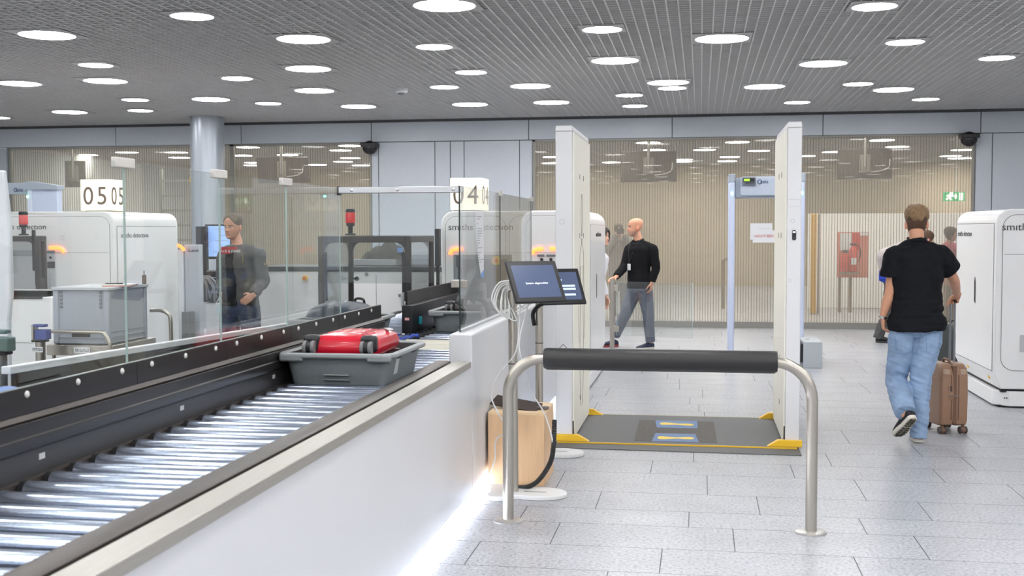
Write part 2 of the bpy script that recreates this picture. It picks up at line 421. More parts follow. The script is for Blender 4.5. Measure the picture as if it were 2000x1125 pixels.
# unseen copies of the lights, added above and behind the camera for more front light
for i, gx in enumerate([-12.6, -10.8, -9, -7.2, -5.4, -3.6, -1.8, 0, 1.8, 3.6, 5.4, 7.2]):
    for j, gy in enumerate([-7.6, -5.8, -4.0, -2.2, -.4, 1.4, 3.2, 5.0, 6.7]):
        o = copy_tree(LB if (i + j) % 2 else LS)
        o.location = (gx + (.4 if j % 2 else -.2), gy + .35 * ((i * 7) % 3 - 1), CEIL)
        o['label'] = 'added unseen round ceiling light over the near end of the hall'; o['group'] = 'added unseen ceiling lights over the near end of the hall'
for gx, gy in ((4.6, 10.2), (6.6, 11.5), (5.4, 13.2), (7.3, 14.6), (5.9, 16.2), (4.4, 15.4), (-11.2, 10.4), (-9.8, 11.6), (-12.6, 12.6), (-10.9, 14.4), (-12.8, 15.6)):  # out-of-view lights added to brighten the dark sides of the hall
    o = copy_tree(LB); o.location = (gx, gy, CEIL); o['label'] = 'added unseen round ceiling light brightening the sides of the hall'; o['group'] = 'added unseen ceiling lights at the hall sides'
BACKL = [(484,287,50,0),(472,303,30,0),(562,302,38,0),(496,317,20,0),(494,322,25,0),(620,321,36,0),(665,293,40,0),(684,284,32,0),(684,308,28,0),(670,315,26,0),(708,323,32,0),
 (1266,278,36,1),(1278,292,40,1),(1196,318,30,1),(1334,311,24,1),(1334,316,24,1),(1440,277,34,1),(1376,292,40,1),(1482,294,32,1),(1425,306,46,1),(1420,315,26,1),(1572,304,20,1),
 (1627,296,30,1),(1723,273,46,1),(1753,286,54,1),(1880,292,32,1),(1857,304,32,1),(1876,309,40,1),(1838,318,28,1),(1858,323,30,1),(1842,328,26,1),(1076,318,24,1),(1080,306,20,1),
 (248,297,30,2),(345,297,30,2),(350,307,36,2),(66,320,14,2),(68,328,14,2),(140,313,36,2),(170,302,40,2),(182,309,44,2)]
bl = ['round ceiling light glowing through the glass pane beside the grey column', 'round ceiling light glowing through the wide ribbed glass wall behind the walk-through gates', 'round ceiling light glowing through the glass pane behind the 05 sign']
for gx in range(-12, 8, 2):  # extra lights added out of sight to brighten the room behind the glass
    for gy in (20.4, 21.6, 22.8):
        BACKL.append((gx + .5, gy, None, 3))
bl.append('added ceiling light brightening the room behind the glass wall, hidden by the wall band')
for (px, py, w, k) in BACKL:
    p = V((px, py, CEIL)) if w is None else P(px, py, z=CEIL)
    p.y = min(p.y, FARY - 1.7)
    o = copy_tree(LB); o.location = (p.x, p.y, CEIL); o['label'] = bl[k]; o['group'] = ['lights behind the pane by the column', 'lights behind the wide glass wall', 'lights behind the pane by the 05 sign', 'added lights hidden behind the wall band'][k]
# smoke detector
p = P(784, 172, z=CEIL)
t = thing('smoke_detector', 'small white round smoke detector hanging under the ceiling grid', 'smoke detector', (p.x, p.y, CEIL))
MB().lathe([(.085, 0), (.085, -.05), (.07, -.062), (.01, -.064)], (0, 0, 0)).build('housing', white, t, local=True)
MB().lathe([(.045, -.06), (.04, -.085), (.01, -.09)], (0, 0, 0)).build('sensor_head', M('grey_head', (120, 122, 125), .5), t, local=True)
# dome cameras under the wall band
for (px, py, lab) in ((722, 291, 'black surveillance camera at the pane edge beside the grey clad wall panels'), (1893, 271, 'black surveillance camera under the wall band above the green exit sign')):
    p = P(px, py, Y=BACKY - .16)
    t = thing('surveillance_camera', lab, 'camera', (p.x, BACKY - .03, HB - .02), 0, 'wall surveillance cameras')
    MB().b(-.14, .14, -.24, 0, -.07, 0).build('bracket', blackp, t, local=True, bev=.012)
    MB().ell((0, -.12, -.08), (.13, .11, .12)).build('dome', M('camera_dome', (16, 16, 20), .08), t, local=True)
# ================================================================== SECURITY LANE IN THE FOREGROUND
RZ = .8      # height of the roller tops
# counter
ct = thing('security_counter', 'long white security counter with a brushed steel edge and light glowing under it', 'counter', (-1.4, 6, 0))
MB().b(-1.37, -1.335, 1.0, 6.697, .045, .80).build('front_panel', white, ct, bev=.003)
MB().prism([(-1.41, .805), (-1.312, .805), (-1.312, .845), (-1.41, .845)], 'y', 1.0, 6.56).build('edge_rail', steelh, ct, bev=.003)
MB().b(-1.408, -1.372, 1.0, 6.69, 0, .8).build('plinth', seamm, ct)
ce = thing('counter_wall', 'white end wall of the counter carrying the glass beside the touch screens', 'counter', (-1.4, 8.8, 0))
MB().prism(rrect(-1.475, -1.335, .045, .99, .02, 4, (0, 0, 1, 1)), 'y', 6.70, 10.95).build('wall_block', white, ce, bev=.008)
MB().b(-1.465, -1.375, 6.72, 10.9, 0, .046).build('plinth', seamm, ce)
led = M('led_strip', (255, 255, 255), .5, emit=(235, 240, 255), estr=13.)
MB().b(-1.372, -1.345, 1.0, 6.69, .030, .044).build('led_strip', led, ct, smooth=0); MB().b(-1.372, -1.345, 6.71, 10.9, .030, .044).build('led_strip', led, ce, smooth=0)
# roller conveyor
rc = thing('roller_conveyor', 'roller conveyor carrying the tray with the red suitcase beside the steel edge', 'conveyor', (-1.85, 5, 0))
MB().b(-1.482, -1.412, 1.0, 6.66, .0, .742).build('gap_cover', dbed, rc)
mb = MB().b(-2.19, -1.482, 1.0, 7.66, .0, .742); mb.build('bed', dbed, rc)
MB().prism([(-1.548, .70), (-1.455, .70), (-1.455, .83), (-1.47, .836), (-1.535, .836), (-1.548, .825)], 'y', 1.0, 6.66).build('side_rail', darkm, rc, bev=.002)
MB().b(-2.19, -2.160, 1.0, 7.66, .74, .79).build('side_rail', darkm, rc)
def roller(y, x0, x1, parent, cap=True):
    r = MB().cyl((x0 + .02, y, RZ - .031), (x1, y, RZ - .031), .031, n=24).build('roller', chrome, parent)
    if cap: MB().cyl((x0, y, RZ - .032), (x0 + .02, y, RZ - .032), .0322, n=20).build('end_cap', blackp, r)
y = 1.74
while y < 7.62: roller(y, -2.155, -1.552 if y < 6.6 else -1.5, rc); y += .15
# feed-on plates and the second run of rollers behind
plc = M('conveyor_cream', (206, 200, 184), .5, var=.03)
fp = thing('transfer_conveyor', 'short cream slatted transfer conveyor behind the near rollers', 'conveyor', (-1.8, 8, 0))
MB().b(-2.15, -1.49, 7.67, 8.36, .0, .74).build('bed', dbed, fp)
for a in (7.70, 8.03):
    MB().prism([(a, .75), (a + .03, .775), (a + .27, .80), (a + .29, .79), (a + .29, .74), (a, .74)], 'x', -2.15, -1.50).build('slat', plc, fp, bev=.004)
r2 = thing('roller_conveyor', 'rear roller conveyor carrying the tray with the dark brown case', 'conveyor', (-1.8, 9.6, 0))
MB().b(-2.14, -1.49, 8.38, 11.3, .0, .73).build('bed', dbed, r2)
y = 8.46
while y < 11.25: roller(y, -2.10, -1.50, r2, False); y += .15
# diverter plate with blue wheels
dv = thing('diverter_plate', 'dark diverter plate set with small blue wheels between the two roller runs', 'diverter', (-2.4, 8.2, 0))
MB().prism([(-2.60, 7.88), (-2.18, 7.83), (-2.155, 8.62), (-2.28, 8.72), (-2.60, 8.72)], 'z', .745, .796).build('plate', M('diverter_grey', (70, 74, 84), .45, .3), dv, bev=.004)
bluew = M('blue_wheel', (60, 90, 190), .4)
for i in range(3):
    for j in range(6):
        c = V((-2.54 + .15 * i + .015 * j, 7.93 + .14 * j, .796))
        MB().cyl(c + V((-.03, 0, 0)), c + V((.03, 0, 0)), .016, n=12).build('wheel', bluew, dv)
# black side wall that holds the glass
sw = thing('conveyor_side_wall', 'long black conveyor side wall with a row of white bolts under the glass', 'side wall', (-2.22, 5, 0))
Y0, Y1 = 1.2, 7.81
MB().b(-2.225, -2.2, Y0, Y1, .995, 1.087).build('upper_plate', blackm, sw, bev=.002)
MB().prism([(-2.25, .976), (-2.185, .976), (-2.18, .983), (-2.195, .997), (-2.25, .997)], 'y', Y0, Y1).build('ridge_profile', darkm, sw)
MB().prism([(-2.25, .88), (-2.172, .88), (-2.166, .89), (-2.166, .925), (-2.172, .93), (-2.172, .976), (-2.25, .976)], 'y', Y0, Y1).build('profile', blackm, sw, bev=.002)
MB().b(-2.25, -2.192, Y0, Y1 - .2, .66, .88).build('lower_plate', M('black_plate_low', (60, 59, 60), .45, .2), sw)
boltm = M('bolt_white', (214, 214, 210), .35)
for y in (2.03, 2.30, 2.62, 2.94, 3.255, 3.5, 3.819, 4.139, 4.384, 4.696, 5.012, 5.256, 5.572, 5.888, 6.12, 6.42, 6.732, 6.967, 7.264, 7.561):
    MB().ell((-2.199, y, 1.063), (.007, .0125, .0125), n=14, k=8).build('bolt', boltm, sw)
for y in (3.55, 4.62, 5.7):
    MB().b(-2.192, -2.1905, y, y + .035, .835, .855).build('label_sticker', white, sw, smooth=0)
for y in (2.44, 4.26, 5.13, 6.0, 6.85):
    MB().b(-2.1998, -2.1992, y, y + .003, .996, 1.086).build('joint_line', dbed, sw, smooth=0)
# glass on the side wall
gs = thing('glass_screen', 'tall clear glass screen of several panes standing on the black side wall', 'glass screen', (-2.21, 5, 0))
seams = [1.3, 2.22, 3.16, 4.2, 5.1, 5.98, 6.92]
zt = 1.868
for a, c in zip(seams[:-1], seams[1:]):
    p = pane(MB(), -2.214, -2.206, a + .002, c - .002, 1.088, zt, 'x').build('glass_pane', [glass_c, edge_g], gs, smooth=0)
clipm = M('glass_clip', (206, 202, 196), .4, .3)
for y in seams[1:-1]:
    MB().b(-2.222, -2.198, y - .075, y + .075, zt - .022, zt + .018).build('clip', clipm, gs, bev=.004)
# portal pane across the belt with its metal head rail, and side panes on the counter upstand
gp = thing('glass_screen', 'glass cross pane under a metal head rail spanning the rollers', 'glass screen', (-1.8, 6.9, 0))
pane(MB(), -2.19, -1.432, 6.895, 6.903, 1.285, 1.84, 'y').build('glass_pane', [glass_c, edge_g], gp, smooth=0)
MB().b(-2.205, -1.424, 6.878, 6.92, 1.832, 1.872).build('head_rail', alum, gp, bev=.004)
MB().b(-2.216, -2.195, 6.88, 6.918, 1.822, 1.876).build('end_clamp', blackp, gp, bev=.003)
for x in (-2.12, -1.83, -1.48): MB().ell((x, 6.877, 1.852), (.011, .006, .011), n=12, k=8).build('screw', alum, gp)
MB().b(-1.50, -1.40, 6.885, 6.915, 1.255, 1.30).build('corner_clamp', steel, gp, bev=.003)
gc = thing('glass_screen', 'glass screen standing on the white counter upstand beside the touch screens', 'glass screen', (-1.42, 8, .99))
edge_d = M('glass_edge_dark', (46, 58, 60), .2)
for a, c, top in ((6.79, 8.2, 1.868), (8.205, 9.75, 1.868)):
    p = pane(MB(), -1.43, -1.421, a, c, .995, top, 'x').build('glass_pane', [glass_c, edge_d], gc, smooth=0)
MB().b(-1.437, -1.414, 6.80, 10.9, .988, 1.006).build('base_channel', alum, gc, bev=.002)
for y in (8.2, 9.74): MB().b(-1.437, -1.412, y - .05, y + .05, 1.85, 1.886).build('clip', clipm, gc, bev=.003)
# long notice hanging on that glass
nt_ = thing('paper_notice', 'long narrow white paper notice with a blue foot stuck on the counter glass', 'notice', (-1.412, 7.4, 1.5))
yN = 7.33
q = lambda px, py: P(px, py, X=-1.412)
a, b_, c, d = q(944, 412), q(962, 408), q(963, 540), q(957, 548)
mb = MB().prism([(7.24, 1.72), (7.50, 1.72), (7.50, 1.31), (7.46, 1.29), (7.40, 1.31), (7.33, 1.40), (7.26, 1.52), (7.24, 1.6)], 'x', -1.4135, -1.412)
mb.build('sheet', white, nt_, smooth=0)
inkm = M('ink_grey', (150, 150, 156), .7)
for i, (w) in enumerate((.16, .10, 0, .03, 0, .17, .18, .16, .13, .09, .09, .09, .05, .17, 0, .11, .06, .08, .18, .12)):
    if w: MB().b(-1.4119, -1.4113, 7.27 + max(0, i - 12) * .006, 7.27 + max(0, i - 12) * .006 + w, 1.690 - i * .0155, 1.6945 - i * .0155).build('print_line', inkm, nt_, smooth=0)
MB().prism([(7.385, 1.315), (7.495, 1.345), (7.495, 1.30), (7.46, 1.285)], 'x', -1.4119, -1.4112).build('blue_foot', M('blue_print', (110, 150, 206), .6), nt_, smooth=0)
# ------------------------------------------------------------------ trays and what lies in them
def ringloft(mb, rings, mi=0, cap0=True, cap1=True):
    n = len(rings[0]); vs = [q for r in rings for q in r]
    fs = [(i * n + k, i * n + (k + 1) % n, (i + 1) * n + (k + 1) % n, (i + 1) * n + k) for i in range(len(rings) - 1) for k in range(n)]
    if cap0: fs.append(tuple(range(n - 1, -1, -1)))
    if cap1: fs.append(tuple(range((len(rings) - 1) * n, len(rings) * n)))
    return mb.add(vs, fs, mi)
def rr3(hx, hy, z, r): return [(x, y, z) for x, y in rrect(-hx, hx, -hy, hy, r, 6)]
def make_tray(label, loc, hx=.295, hy=.36, h=.165):
    t = thing('security_tray', label, 'tray', loc, 0, 'grey security trays')
    b0, b1 = .048, .0
    R = [rr3(hx - .040, hy - .040, 0, .05), rr3(hx - .038, hy - .038, .004, .055), rr3(hx - .012, hy - .012, h - .03, .06),
         rr3(hx - .014, hy - .014, h - .006, .06), rr3(hx - .07, hy - .07, .014, .05)]
    ringloft(MB(), R[:3] + [rr3(hx - .012, hy - .012, h - .004, .06), rr3(hx - .018, hy - .018, h - .004, .058), rr3(hx - .05, hy - .05, .01, .05)]).build('body', ptray, t, local=True)
    ringloft(MB(), [rr3(hx - .010, hy - .010, h - .004, .06), rr3(hx + .018, hy + .018, h - .022, .07), rr3(hx + .022, hy + .022, h - .014, .072), rr3(hx + .02, hy + .02, h - .002, .07),
                    rr3(hx + .012, hy + .012, h + .004, .068), rr3(hx - .006, hy - .006, h + .004, .06), rr3(hx - .017, hy - .017, h - .003, .058), rr3(hx - .017, hy - .017, h - .012, .058), rr3(hx - .010, hy - .010, h - .012, .06), rr3(hx - .010, hy - .010, h - .004, .06)], cap0=False, cap1=False).build('rim', ptray2, t, local=True)
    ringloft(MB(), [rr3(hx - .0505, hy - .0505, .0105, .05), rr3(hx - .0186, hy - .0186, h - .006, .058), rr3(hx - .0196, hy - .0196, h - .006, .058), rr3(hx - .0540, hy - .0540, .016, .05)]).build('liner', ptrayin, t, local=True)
    for s in (-1, 1):                     # corner lugs under the rim, handle slots, label
        MB().ob((s * (hx - .06), -hy - .004, h - .020), (.13, .034, .044)).build('rim_lug', ptray2, t, bev=.012, local=True)
    MB().b(-.07, .07, -hy + .008, -hy + .026, h - .115, h - .108).build('grip_ridge', ptray2, t, bev=.003, local=True)
    MB().b(-.07, .07, -hy + .018, -hy + .034, h - .14, h - .136).build('grip_ridge', ptray2, t, bev=.002, local=True)
    for yy in (-.15, .17):
        MB().ob((hx - .009, yy, h - .028), (.012, .07, .02)).build('grip_slot', dbed, t, bev=.003, local=True)
    ang = math.atan2(.026, h - .03)
    lm = Matrix.Rotation(ang, 3, 'Y')
    MB().ob((hx - .0215, -.16, .085), (.002, .07, .085), lm).build('barcode_label', white, t, smooth=0, local=True)
    return t
tr1 = make_tray('grey tray on the near rollers holding the red suitcase', (-1.865, 6.10, RZ))
tr2 = dup(tr1, (-2.62, 8.26, RZ), 'grey tray behind the black wall holding the dark blue case')
tr3 = dup(tr1, (-1.83, 9.30, RZ), 'grey tray on the rear rollers holding the dark brown case')
def twin_wheel(parent, c, ax, r=.028, up=(0, 0, 1), local=True, mt=None, ty=None):
    """two wheels on one fork; ax: axle direction"""
    c, ax = V(c), V(ax).normalized()
    f = MB().cyl(c - ax * .012, c + ax * .012, r * .92, n=18); f.cyl(c, c + V(up) * r * 1.25, .014, n=12)
    fk = f.build('wheel_fork', mt or blackp, parent, local=local)
    for s in (-1, 1):
        MB().lathe([(r * .55, -.008), (r * .9, -.009), (r, -.005), (r, .005), (r * .9, .009), (r * .55, .008)], c + ax * s * .021, 24, ax=ax).build('wheel', ty or tyre, fk, local=local)
# red hard-shell case lying on its side, wheels to the camera
rs = thing('suitcase', 'red hard shell suitcase lying in the near tray with its wheels towards the camera', 'suitcase', (-1.865, 6.08, RZ + .02))
def shell(hx, hy, h, r, z0=0., dome=.018):
    R = []
    for t, z in ((.045, 0), (.015, .012), (0, .04), (0, h - .05), (.012, h - .02), (.04, h - .004), (.08, h + dome * .4), (.14, h + dome)):
        R.append(rr3(hx - t, hy - t, z0 + z, max(.02, r - t * .5)))
    return R
ringloft(MB(), shell(.195, .27, .115, .06, .112, .012)).build('upper_shell', redp, rs, local=True)
ringloft(MB(), [[(x, y, .112 - (z)) for x, y, z in r] for r in shell(.195, .27, .10, .06, 0, .006)]).build('lower_shell', redp, rs, local=True)
ringloft(MB(), [rr3(.198, .273, .105, .06), rr3(.199, .274, .112, .06), rr3(.198, .273, .119, .06)]).build('zip_band', blackp, rs, local=True)
for x, zt2 in ((-.11, .2345), (-.055, .2415), (0, .2415), (.055, .2415), (.11, .2345)):
    MB().b(x - .010, x + .010, -.09 if abs(x) > .1 else -.12, .12, zt2 - .008, zt2).build('shell_rib', redp, rs, bev=.006, local=True)
for x in (-.155, .155):
    MB().ob((x, -.245, .19), (.085, .07, .09)).build('wheel_housing', blackp, rs, bev=.02, seg=3, local=True)
    twin_wheel(rs, (x, -.295, .175), (1, 0, 0), .034, (0, 1, 0))
MB().ob((.15, .16, .236), (.03, .09, .004), Matrix.Rotation(.5, 3, 'Z')).build('tag_sticker', white, rs, local=True, smooth=0)
# dark blue soft case
bs = thing('suitcase', 'dark blue rounded soft case lying in the tray behind the black wall', 'suitcase', (-2.63, 8.26, RZ + .02))
ringloft(MB(), [rr3(.17, .22, 0, .08), rr3(.19, .24, .02, .1), rr3(.21, .265, .10, .11), rr3(.215, .27, .14, .11)]).build('lower_shell', navy, bs, local=True)
ringloft(MB(), [rr3(.22, .275, .142, .11), rr3(.227, .282, .150, .11), rr3(.22, .275, .158, .11)]).build('zip_band', M('navy_trim', (88, 104, 116), .4), bs, local=True)
ringloft(MB(), [rr3(.215, .27, .16, .11), rr3(.20, .255, .20, .12), rr3(.17, .225, .23, .13), rr3(.12, .165, .25, .11), rr3(.05, .08, .258, .05)]).build('upper_shell', navy, bs, local=True)
pp = [(-.15, -.18, .222), (-.15, -.02, .237), (-.13, .12, .238), (-.04, .15, .247), (.02, .05, .258), (.03, -.15, .247), (.02, -.22, .226)]
MB().tube([V(q) for q in pp], .004, 8, sm=5).build('piping', M('piping', (190, 200, 206), .4), bs, local=True)
MB().tube([(.04, .2, .225), (.05, .2, .268), (.12, .15, .268), (.13, .15, .235)], .01, 8, sm=4).build('carry_handle', blackp, bs, local=True)
# dark brown case in the third tray
ds = thing('suitcase', 'dark brown hard shell case lying in the rear tray', 'suitcase', (-1.83, 9.32, RZ + .02))
ringloft(MB(), shell(.20, .28, .10, .06, .11, .014)).build('upper_shell', brownc, ds, local=True)
ringloft(MB(), [[(x, y, .11 - (z)) for x, y, z in r] for r in shell(.20, .28, .10, .06, 0, .004)]).build('lower_shell', brownc, ds, local=True)
ringloft(MB(), [rr3(.203, .283, .104, .06), rr3(.204, .284, .11, .06), rr3(.203, .283, .116, .06)]).build('zip_band', blackp, ds, local=True)
for x in (-.15, .15):
    MB().ob((x, -.255, .18), (.08, .07, .08)).build('wheel_housing', blackp, ds, bev=.02, seg=3, local=True)
    twin_wheel(ds, (x, -.30, .165), (1, 0, 0), .03, (0, 1, 0))
# ------------------------------------------------------------------ return conveyor on the other side of the glass
rt = thing('return_conveyor', 'dark return conveyor behind the glass with a white topped far edge', 'conveyor', (-2.7, 6, 0))
MB().b(-2.96, -2.26, 1.4, 11.3, .0, .73).build('bed', dbed, rt)
MB().b(-2.95, -2.28, 1.4, 8.0, .74, .785).build('belt', M('belt_black', (34, 34, 36), .35), rt)
a, b_ = P(14, 716, X=-3.0), P(505, 640, X=-3.0)
def edge_z(y): return a.z + (b_.z - a.z) * (y - a.y) / (b_.y - a.y)
mb = MB(); ya, yb = a.y, 9.4
mb.add([(-3.03, ya, edge_z(ya) - .035), (-2.985, ya, edge_z(ya) - .035), (-2.985, ya, edge_z(ya)), (-3.03, ya, edge_z(ya)), (-3.03, yb, edge_z(yb) - .03), (-2.985, yb, edge_z(yb) - .03), (-2.985, yb, edge_z(yb)), (-3.03, yb, edge_z(yb))],
       [(0, 1, 2, 3), (7, 6, 5, 4), (0, 4, 5, 1), (1, 5, 6, 2), (2, 6, 7, 3), (3, 7, 4, 0)])
mb.build('white_edge', white, rt, bev=.004)
MB().add([(-3.015, ya + .05, .4), (-2.99, ya + .05, .4), (-2.99, ya + .05, edge_z(ya) - .037), (-3.015, ya + .05, edge_z(ya) - .037), (-3.015, yb, .4), (-2.99, yb, .4), (-2.99, yb, edge_z(yb) - .033), (-3.015, yb, edge_z(yb) - .033)],
       [(0, 1, 2, 3), (7, 6, 5, 4), (0, 4, 5, 1), (1, 5, 6, 2), (2, 6, 7, 3), (3, 7, 4, 0)]).build('side_wall', blackm, rt)
y = 8.8
while y < 11.2: roller(y, -2.93, -2.32, rt, False); y += .15
MB().b(-3.0, -2.96, 9.42, 11.3, .0, .80).build('side_wall', blackm, rt)
# blue garment lying on its near end
gm_ = thing('folded_jacket', 'light blue garment lying on the near end of the return conveyor', 'clothing', (-2.60, 3.85, .785))
mb = MB(); n = 28
hh = lambda u, v: .22 * (1 - abs(u) ** 3) * (1 - abs(v) ** 4) * (.82 + .18 * math.sin(3.1 * u + 5 * v)) + .008
vs = [(u * .29, v * .55, hh(u, v)) for v in [-1 + 2 * j / n for j in range(n + 1)] for u in [-1 + 2 * i / n for i in range(n + 1)]]
k = (n + 1) ** 2
vs += [(x, y, 0) for x, y, z in vs]
fs = [(j * (n + 1) + i, j * (n + 1) + i + 1, (j + 1) * (n + 1) + i + 1, (j + 1) * (n + 1) + i) for j in range(n) for i in range(n)]
fs += [tuple(q + k for q in reversed(f)) for f in fs]
mb.add(vs, fs); mb.build('garment', M('blue_cloth', (120, 144, 196), .8, var=.08, vscale=8, bump=.3, bscale=30), gm_, local=True, smooth=60)
# ------------------------------------------------------------------ black divider with plate, and the plexi hood, further down the lane
dvb = thing('divider_block', 'black divider block with an upright plate between the rear roller runs', 'divider', (-2.2, 9.8, 0))
MB().b(-2.30, -2.215, 8.75, 11.2, .80, 1.02).build('block', blackp, dvb, bev=.004)
MB().b(-2.295, -2.28, 8.85, 11.0, 1.02, 1.125).build('upright_plate', blackm, dvb, bev=.003)
MB().b(-2.275, -2.24, 8.748, 8.7495, .905, .925).build('warning_sticker', M('sticker_pink', (226, 170, 170), .5), dvb, smooth=0)
MB().b(-2.213, -2.195, 8.95, 8.99, .86, .92).build('sensor', M('sensor_teal', (40, 170, 190), .4), dvb, bev=.003)
MB().b(-2.305, -2.296, 8.745, 8.82, 1.0, 1.12).build('end_bracket', alum, dvb)
plexi = glass('plexi', (236, 238, 238), 1.45)
framem = M('hood_frame', (58, 54, 52), .45, .3)
def hood(label, x0, x1, y0, y1, z0, z1, grp=None):
    t = thing('plexi_hood', label, 'conveyor hood', ((x0 + x1) / 2, y0, z0), 0, 'plexiglass tunnel hoods')
    w = .045
    for (ax, ay) in ((x0, y0), (x1 - w, y0), (x0, y1 - w), (x1 - w, y1 - w)):
        MB().b(ax, ax + w, ay, ay + w, z0, z1).build('post', framem, t, bev=.004)
    for (ay) in (y0, y1 - w):
        MB().b(x0 + w, x1 - w, ay, ay + w, z1 - .055, z1).build('top_rail', framem, t, bev=.004)
        for s, xx in ((1, x0 + w), (-1, x1 - w)):   # curved inner corners
            pts = [(xx, z1 - .055)] + [(xx + s * (.09 - .09 * math.sin(.5 * PI * k / 8)), z1 - .055 - (.09 - .09 * math.cos(.5 * PI * k / 8))) for k in range(9)]
            MB().prism(pts if s > 0 else pts[::-1], 'y', ay, ay + w).build('corner_gusset', framem, t, smooth=0)
    for xx in (x0, x1 - w):
        MB().b(xx, xx + w, y0 + w, y1 - w, z1 - .055, z1).build('top_rail', framem, t, bev=.004)
        MB().b(xx, xx + w, y0 + w, y1 - w, z0, z0 + .12).build('bottom_rail', framem, t, bev=.004)
    pane(MB(), x0 + w, x1 - w, y0 + .02, y0 + .026, z0 + .35, z1 - .05, 'y').build('plexi_pane', [plexi, plexi], t, smooth=0)
    pane(MB(), x0 + .02, x0 + .026, y0 + w, y1 - w, z0 + .1, z1 - .05, 'x').build('plexi_pane', [plexi, plexi], t, smooth=0)
    pane(MB(), x1 - .026, x1 - .02, y0 + w, y1 - w, z0 + .1, z1 - .05, 'x').build('plexi_pane', [plexi, plexi], t, smooth=0)
    pane(MB(), x0 + .005, x1 - .005, y0 + .005, y1 - .005, z1 + .001, z1 + .007, 'z').build('plexi_top', [plexi, plexi], t, smooth=0)
    for xx in (x0 + w, x1 - w - .03):
        MB().b(xx, xx + .03, y0 + .0, y0 + .03, z0 + .2, z0 + .62).build('guide_strip', blackp, t, bev=.003)
    c = (x0 + w + .03, y1 - w - .015, z1 - .40); kb = MB().cyl((x0 + w, c[1], c[2]), (x0 + w + .035, c[1], c[2]), .008, n=12); kb.ell((x0 + w + .045, c[1], c[2]), (.022, .022, .022), n=14, k=10); kb.build('lock_knob', blackp, t)
    MB().b(x1 - w, x1, y0 - .004, y0, z0 + .05, z1 - .2).build('hinge_strip', blackp, t)
    return t
redl = M('beacon_red', (200, 24, 30), .25, emit=(230, 20, 24), estr=.04, coat=.3)
def beacon(label, x, y, z):
    t = thing('warning_beacon', label, 'warning light', (x, y, z), 0, 'red warning beacons on the hoods')
    MB().lathe([(.05, 0), (.05, .012), (.022, .02), (.022, .08), (.04, .085), (.04, .11), (.01, .112)], (0, 0, 0)).build('foot', blackp, t, local=True)
    MB().lathe([(.01, .11), (.044, .112), (.046, .12), (.046, .20), (.044, .21), (.01, .212)], (0, 0, 0)).build('lens', redl, t, local=True)
    MB().lathe([(.01, .21), (.047, .212), (.047, .235), (.04, .245), (.01, .247)], (0, 0, 0)).build('cap', blackp, t, local=True)
    return t
hx0, hx1 = -3.265, -2.445
hood('black framed plexiglass hood over the conveyor in front of the 04 lane machine', hx0, hx1, 9.6, 10.5, .80, 1.557)
beacon('red warning beacon on the hood in front of the 04 lane machine', hx0 + .022, 10.478, 1.565)
dx = P(75, 470, Y=10.95).x - hx1
hood('black framed plexiglass hood in front of the 05 lane machine at the left edge', hx0 + dx, hx1 + dx, 10.95, 11.1, 1.0, 1.557)
bp_ = P(46, 440, Y=11.03)
beacon('red warning beacon on the hood in front of the 05 lane machine', bp_.x, 11.03, 1.565)
# support body under the first hood
hb = thing('conveyor_cabinet', 'dark conveyor base under the black framed hood', 'cabinet', (-3.1, 10, 0))
MB().b(-3.27, -3.04, 9.58, 10.52, 0, .8).build('body', M('conveyor_grey', (120, 122, 124), .45), hb, bev=.006)
